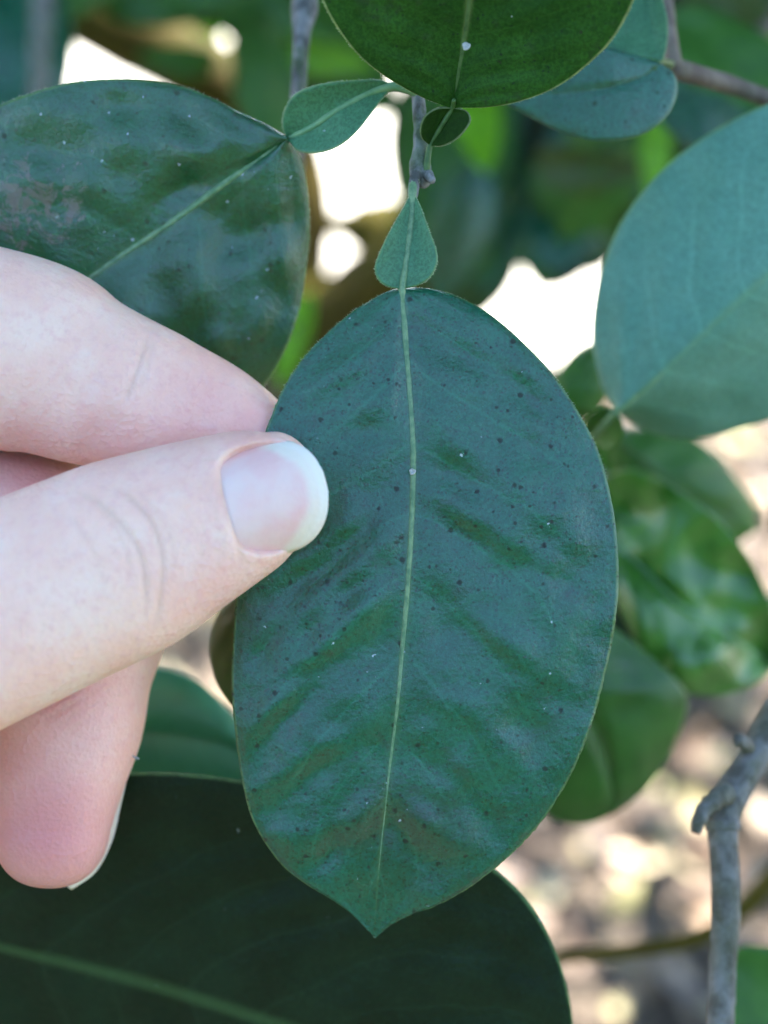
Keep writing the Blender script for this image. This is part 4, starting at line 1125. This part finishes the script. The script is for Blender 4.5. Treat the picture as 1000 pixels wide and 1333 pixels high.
t = NT("skin")
co = t.n("ShaderNodeTexCoord").outputs["Object"]
cre = t.n("ShaderNodeAttribute", attribute_name="crease").outputs["Fac"]
pk = t.n("ShaderNodeAttribute", attribute_name="pink_and_shade").outputs["Fac"]
n1 = t.noise(co, 140, 4, 0.6); n2 = t.noise(co, 900, 4, 0.6); n3 = t.noise(co, 380, 3, 0.6)
c = t.mix(t.ramp(n1, 0.35, 0.68), (0.91, 0.525, 0.41), (0.92, 0.60, 0.48))
c = t.mix(t.ramp(n2, 0.46, 0.70, 0, 0.6), c, (0.85, 0.46, 0.39))
c = t.mix(t.ramp(n3, 0.55, 0.75, 0, 0.25), c, (0.88, 0.67, 0.58))
c = t.mix(t.math('MULTIPLY', pk, 0.9), c, (0.70, 0.25, 0.225))
c = t.mix(t.math('MULTIPLY', cre, 0.75), c, (0.74, 0.43, 0.31))
vm = t.voro(co, 55); pm = t.n("ShaderNodeSeparateColor"); t.l(vm.outputs["Color"], pm.inputs[0])
mole = t.math('MULTIPLY', t.ramp(vm.outputs["Distance"], 0.012, 0.04, 1.0, 0.0), t.math('LESS_THAN', pm.outputs[0], 0.14))
c = t.mix(t.math('MULTIPLY', mole, 0.5), c, (0.5, 0.3, 0.18))
t.l(c, t.b.inputs["Base Color"])
t.b.inputs["Roughness"].default_value = 0.48
t.b.inputs["Specular IOR Level"].default_value = 0.4
t.b.inputs["Subsurface Weight"].default_value = 0.35
t.b.inputs["Subsurface Radius"].default_value = (1.0, 0.35, 0.2)
t.b.inputs["Subsurface Scale"].default_value = 0.0018
vs = t.voro(co, 1900, 'F1')
b1 = t.bump(vs.outputs["Distance"], 0.7, 0.0001)
b2 = t.bump(n2, 0.6, 0.00025, b1)
t.l(b2, t.b.inputs["Normal"])
M_SKIN = t.m
me.materials.clear(); me.materials.append(M_SKIN)
hand = bpy.data.objects.new("person_hand", me)
col.objects.link(hand)
hand.location = ORG["hand"].tolist(); ORG[hand] = ORG["hand"]
tag(hand, "pale left hand pinching the large leaf between thumb and index finger", "hand")

# nails
def nail_mat():
    t = NT("nail")
    uvn = t.n("ShaderNodeTexCoord")
    sp = t.n("ShaderNodeSeparateXYZ"); t.l(uvn.outputs["UV"], sp.inputs[0])
    e = sp.outputs[0]      # distance in from the free edge (0 at edge, 1 well inside)
    v = sp.outputs[1]      # along, 0 at the fold
    nn = t.noise(uvn.outputs["Object"], 260, 3, 0.6)
    c = t.mix(t.ramp(nn, 0.3, 0.7), (0.84, 0.56, 0.50), (0.84, 0.48, 0.44))
    c = t.mix(t.ramp(v, 0.03, 0.34, 0.3, 0.0), c, (0.84, 0.66, 0.62))
    c = t.mix(t.ramp(e, 0.26, 0.48, 0.6, 0.0), c, (0.84, 0.78, 0.62))
    c = t.mix(t.ramp(e, 0.11, 0.21, 0.62, 0.0), c, (0.86, 0.75, 0.66))
    t.l(c, t.b.inputs["Base Color"])
    t.b.inputs["Roughness"].default_value = 0.42
    t.b.inputs["Specular IOR Level"].default_value = 0.3
    t.b.inputs["Subsurface Weight"].default_value = 0.3
    t.b.inputs["Subsurface Radius"].default_value = (1.0, 0.5, 0.4)
    t.b.inputs["Subsurface Scale"].default_value = 0.0006
    wv = t.noise(uvn.outputs["Object"], 420, 4, 0.7)
    t.l(t.bump(wv, 0.5, 0.0002), t.b.inputs["Normal"])
    return t.m
M_NAIL = nail_mat()
nx_, ny_ = 60, 41
xs = np.linspace(-0.03, 1.0, nx_)
ox = np.linspace(0.45, 1.0, 300); ow = nail_w(ox)
OUT = np.vstack([np.stack([ox * NL, ow], 1), np.stack([ox * NL, -ow], 1), np.stack([np.full(20, NL), np.linspace(-ow[-1], ow[-1], 20)], 1)])
G = np.zeros((nx_, ny_, 3)); E = np.zeros((nx_, ny_)); VV = np.zeros((nx_, ny_))
for i, x in enumerate(xs):
    w_ = float(nail_w(max(0, x)))
    for j, s in enumerate(np.linspace(-1, 1, ny_)):
        y = s * w_
        z = float(nail_h(max(0, x), y)) + (0 if x > 0.02 else -u1 * 2)
        G[i, j] = ti0 + ax * (x * NL) + na * y + nb * z
        # distance to the free border measured towards tip and sides
        dd = np.sqrt(((OUT - np.array([x * NL, y])) ** 2).sum(1)).min()
        E[i, j] = dd / (u1 * 66) + max(0, 0.66 - x) * 1.2; VV[i, j] = x
Vn, Fn, _ = shell(G, np.zeros((nx_, ny_)), VV, 0.00035)
uvn = np.stack([E.ravel(), VV.ravel()], 1); uvn = np.vstack([uvn, uvn])
nail = mesh_obj("thumbnail", Vn, Fn, M_NAIL, hand, uv=uvn)

# nail of the curled middle finger, seen edge-on at its right side
xs = np.linspace(0, 1, 34)
cen = crom(np.hstack([P([157, 147, 136, 116, 86], [1012, 1055, 1100, 1138, 1160], [15.62, 15.58, 15.52, 15.46, 15.40])]), 34)
outd = crom(np.array([(1, -0.15), (0.98, 0.05), (0.9, 0.35), (0.72, 0.72), (0.45, 0.92)]), 34)
G = np.zeros((34, 25, 3)); E = np.zeros((34, 25)); VV = np.zeros((34, 25))
for i in range(34):
    o2 = RT * outd[i, 0] - UP * outd[i, 1]
    wn_ = 0.0038 * (math.sin(math.pi * min(1, 0.12 + xs[i] * 0.8)) ** 0.5)
    for j, s in enumerate(np.linspace(-1, 1, 25)):
        G[i, j] = cen[i] + FW * (s * wn_ + 0.0022) + o2 * (0.0003 - 0.0022 * s * s)
        E[i, j] = min((1 - xs[i]) * 0.9, 0.3); VV[i, j] = xs[i]
Vn, Fn, _ = shell(G, np.zeros((34, 25)), VV, 0.0003)
uvn = np.stack([E.ravel(), VV.ravel()], 1); uvn = np.vstack([uvn, uvn])
mesh_obj("fingernail", Vn, Fn, M_NAIL, hand, uv=uvn)
# index nail behind the leaf
cen = crom(P([270, 310, 350, 385, 405], [548, 566, 585, 602, 612], [15.85, 15.80, 15.72, 15.64, 15.6]), 24)
G = np.zeros((24, 17, 3)); E = np.ones((24, 17)) * 0.4; VV = np.zeros((24, 17))
nax = cen[-1] - cen[0]; nax /= np.linalg.norm(nax); acr = np.cross(nax, FW); acr /= np.linalg.norm(acr)
for i in range(24):
    x = i / 23
    wn_ = 0.0046 * min(1.0, (0.5 + 4 * x)) * math.sqrt(max(0.02, 1 - max(0, (x - 0.6) / 0.4) ** 2))
    for j, s in enumerate(np.linspace(-1, 1, 17)):
        G[i, j] = cen[i] + acr * (s * wn_) - FW * (0.0016 * s * s * (wn_ / 0.0046) ** 2)
        E[i, j] = (1 - x) * 0.9; VV[i, j] = x
Vn, Fn, _ = shell(G, np.zeros((24, 17)), VV, 0.0004)
uvn = np.stack([E.ravel(), VV.ravel()], 1); uvn = np.vstack([uvn, uvn])
mesh_obj("fingernail", Vn, Fn, M_NAIL, hand, uv=uvn)

# sleeve on the forearm, left of the frame
M_SLEEVE = simple_mat("sleeve_cloth", (0.10, 0.11, 0.14), (0.15, 0.16, 0.19), 500, 0.85, 0.5, 0.0006)
sl = Loft([(-1250, 1040, 13.8, 300, 235), (-1330, 1090, 13.6, 310, 245), (-1700, 1300, 12.4, 350, 300), (-2300, 1620, 10.8, 480, 430), (-3300, 2200, 9.0, 700, 640)], n=60, nseg=40, tip=0.3, expo=2.1)
sv = sl.V.copy()
for i in range(len(sv)):
    sv[i] += 0.002 * np.array([mnoise.noise(Vector(sv[i] * 60)), mnoise.noise(Vector(sv[i] * 60 + 5)), mnoise.noise(Vector(sv[i] * 60 + 9))])
mesh_obj("sleeve", sv, sl.F, M_SLEEVE, hand)

# lint on the curled finger
v1, f1 = tube(P([163, 172, 181], [980, 984, 988], [15.55, 15.5, 15.48]), [0.00010, 0.00013, 0.0001], 6, 0.1, 1, 8)
tag(mesh_obj("lint_fibre", v1, f1, M_WHITE), "tiny white fibre sticking out from the curled finger", "fibre")
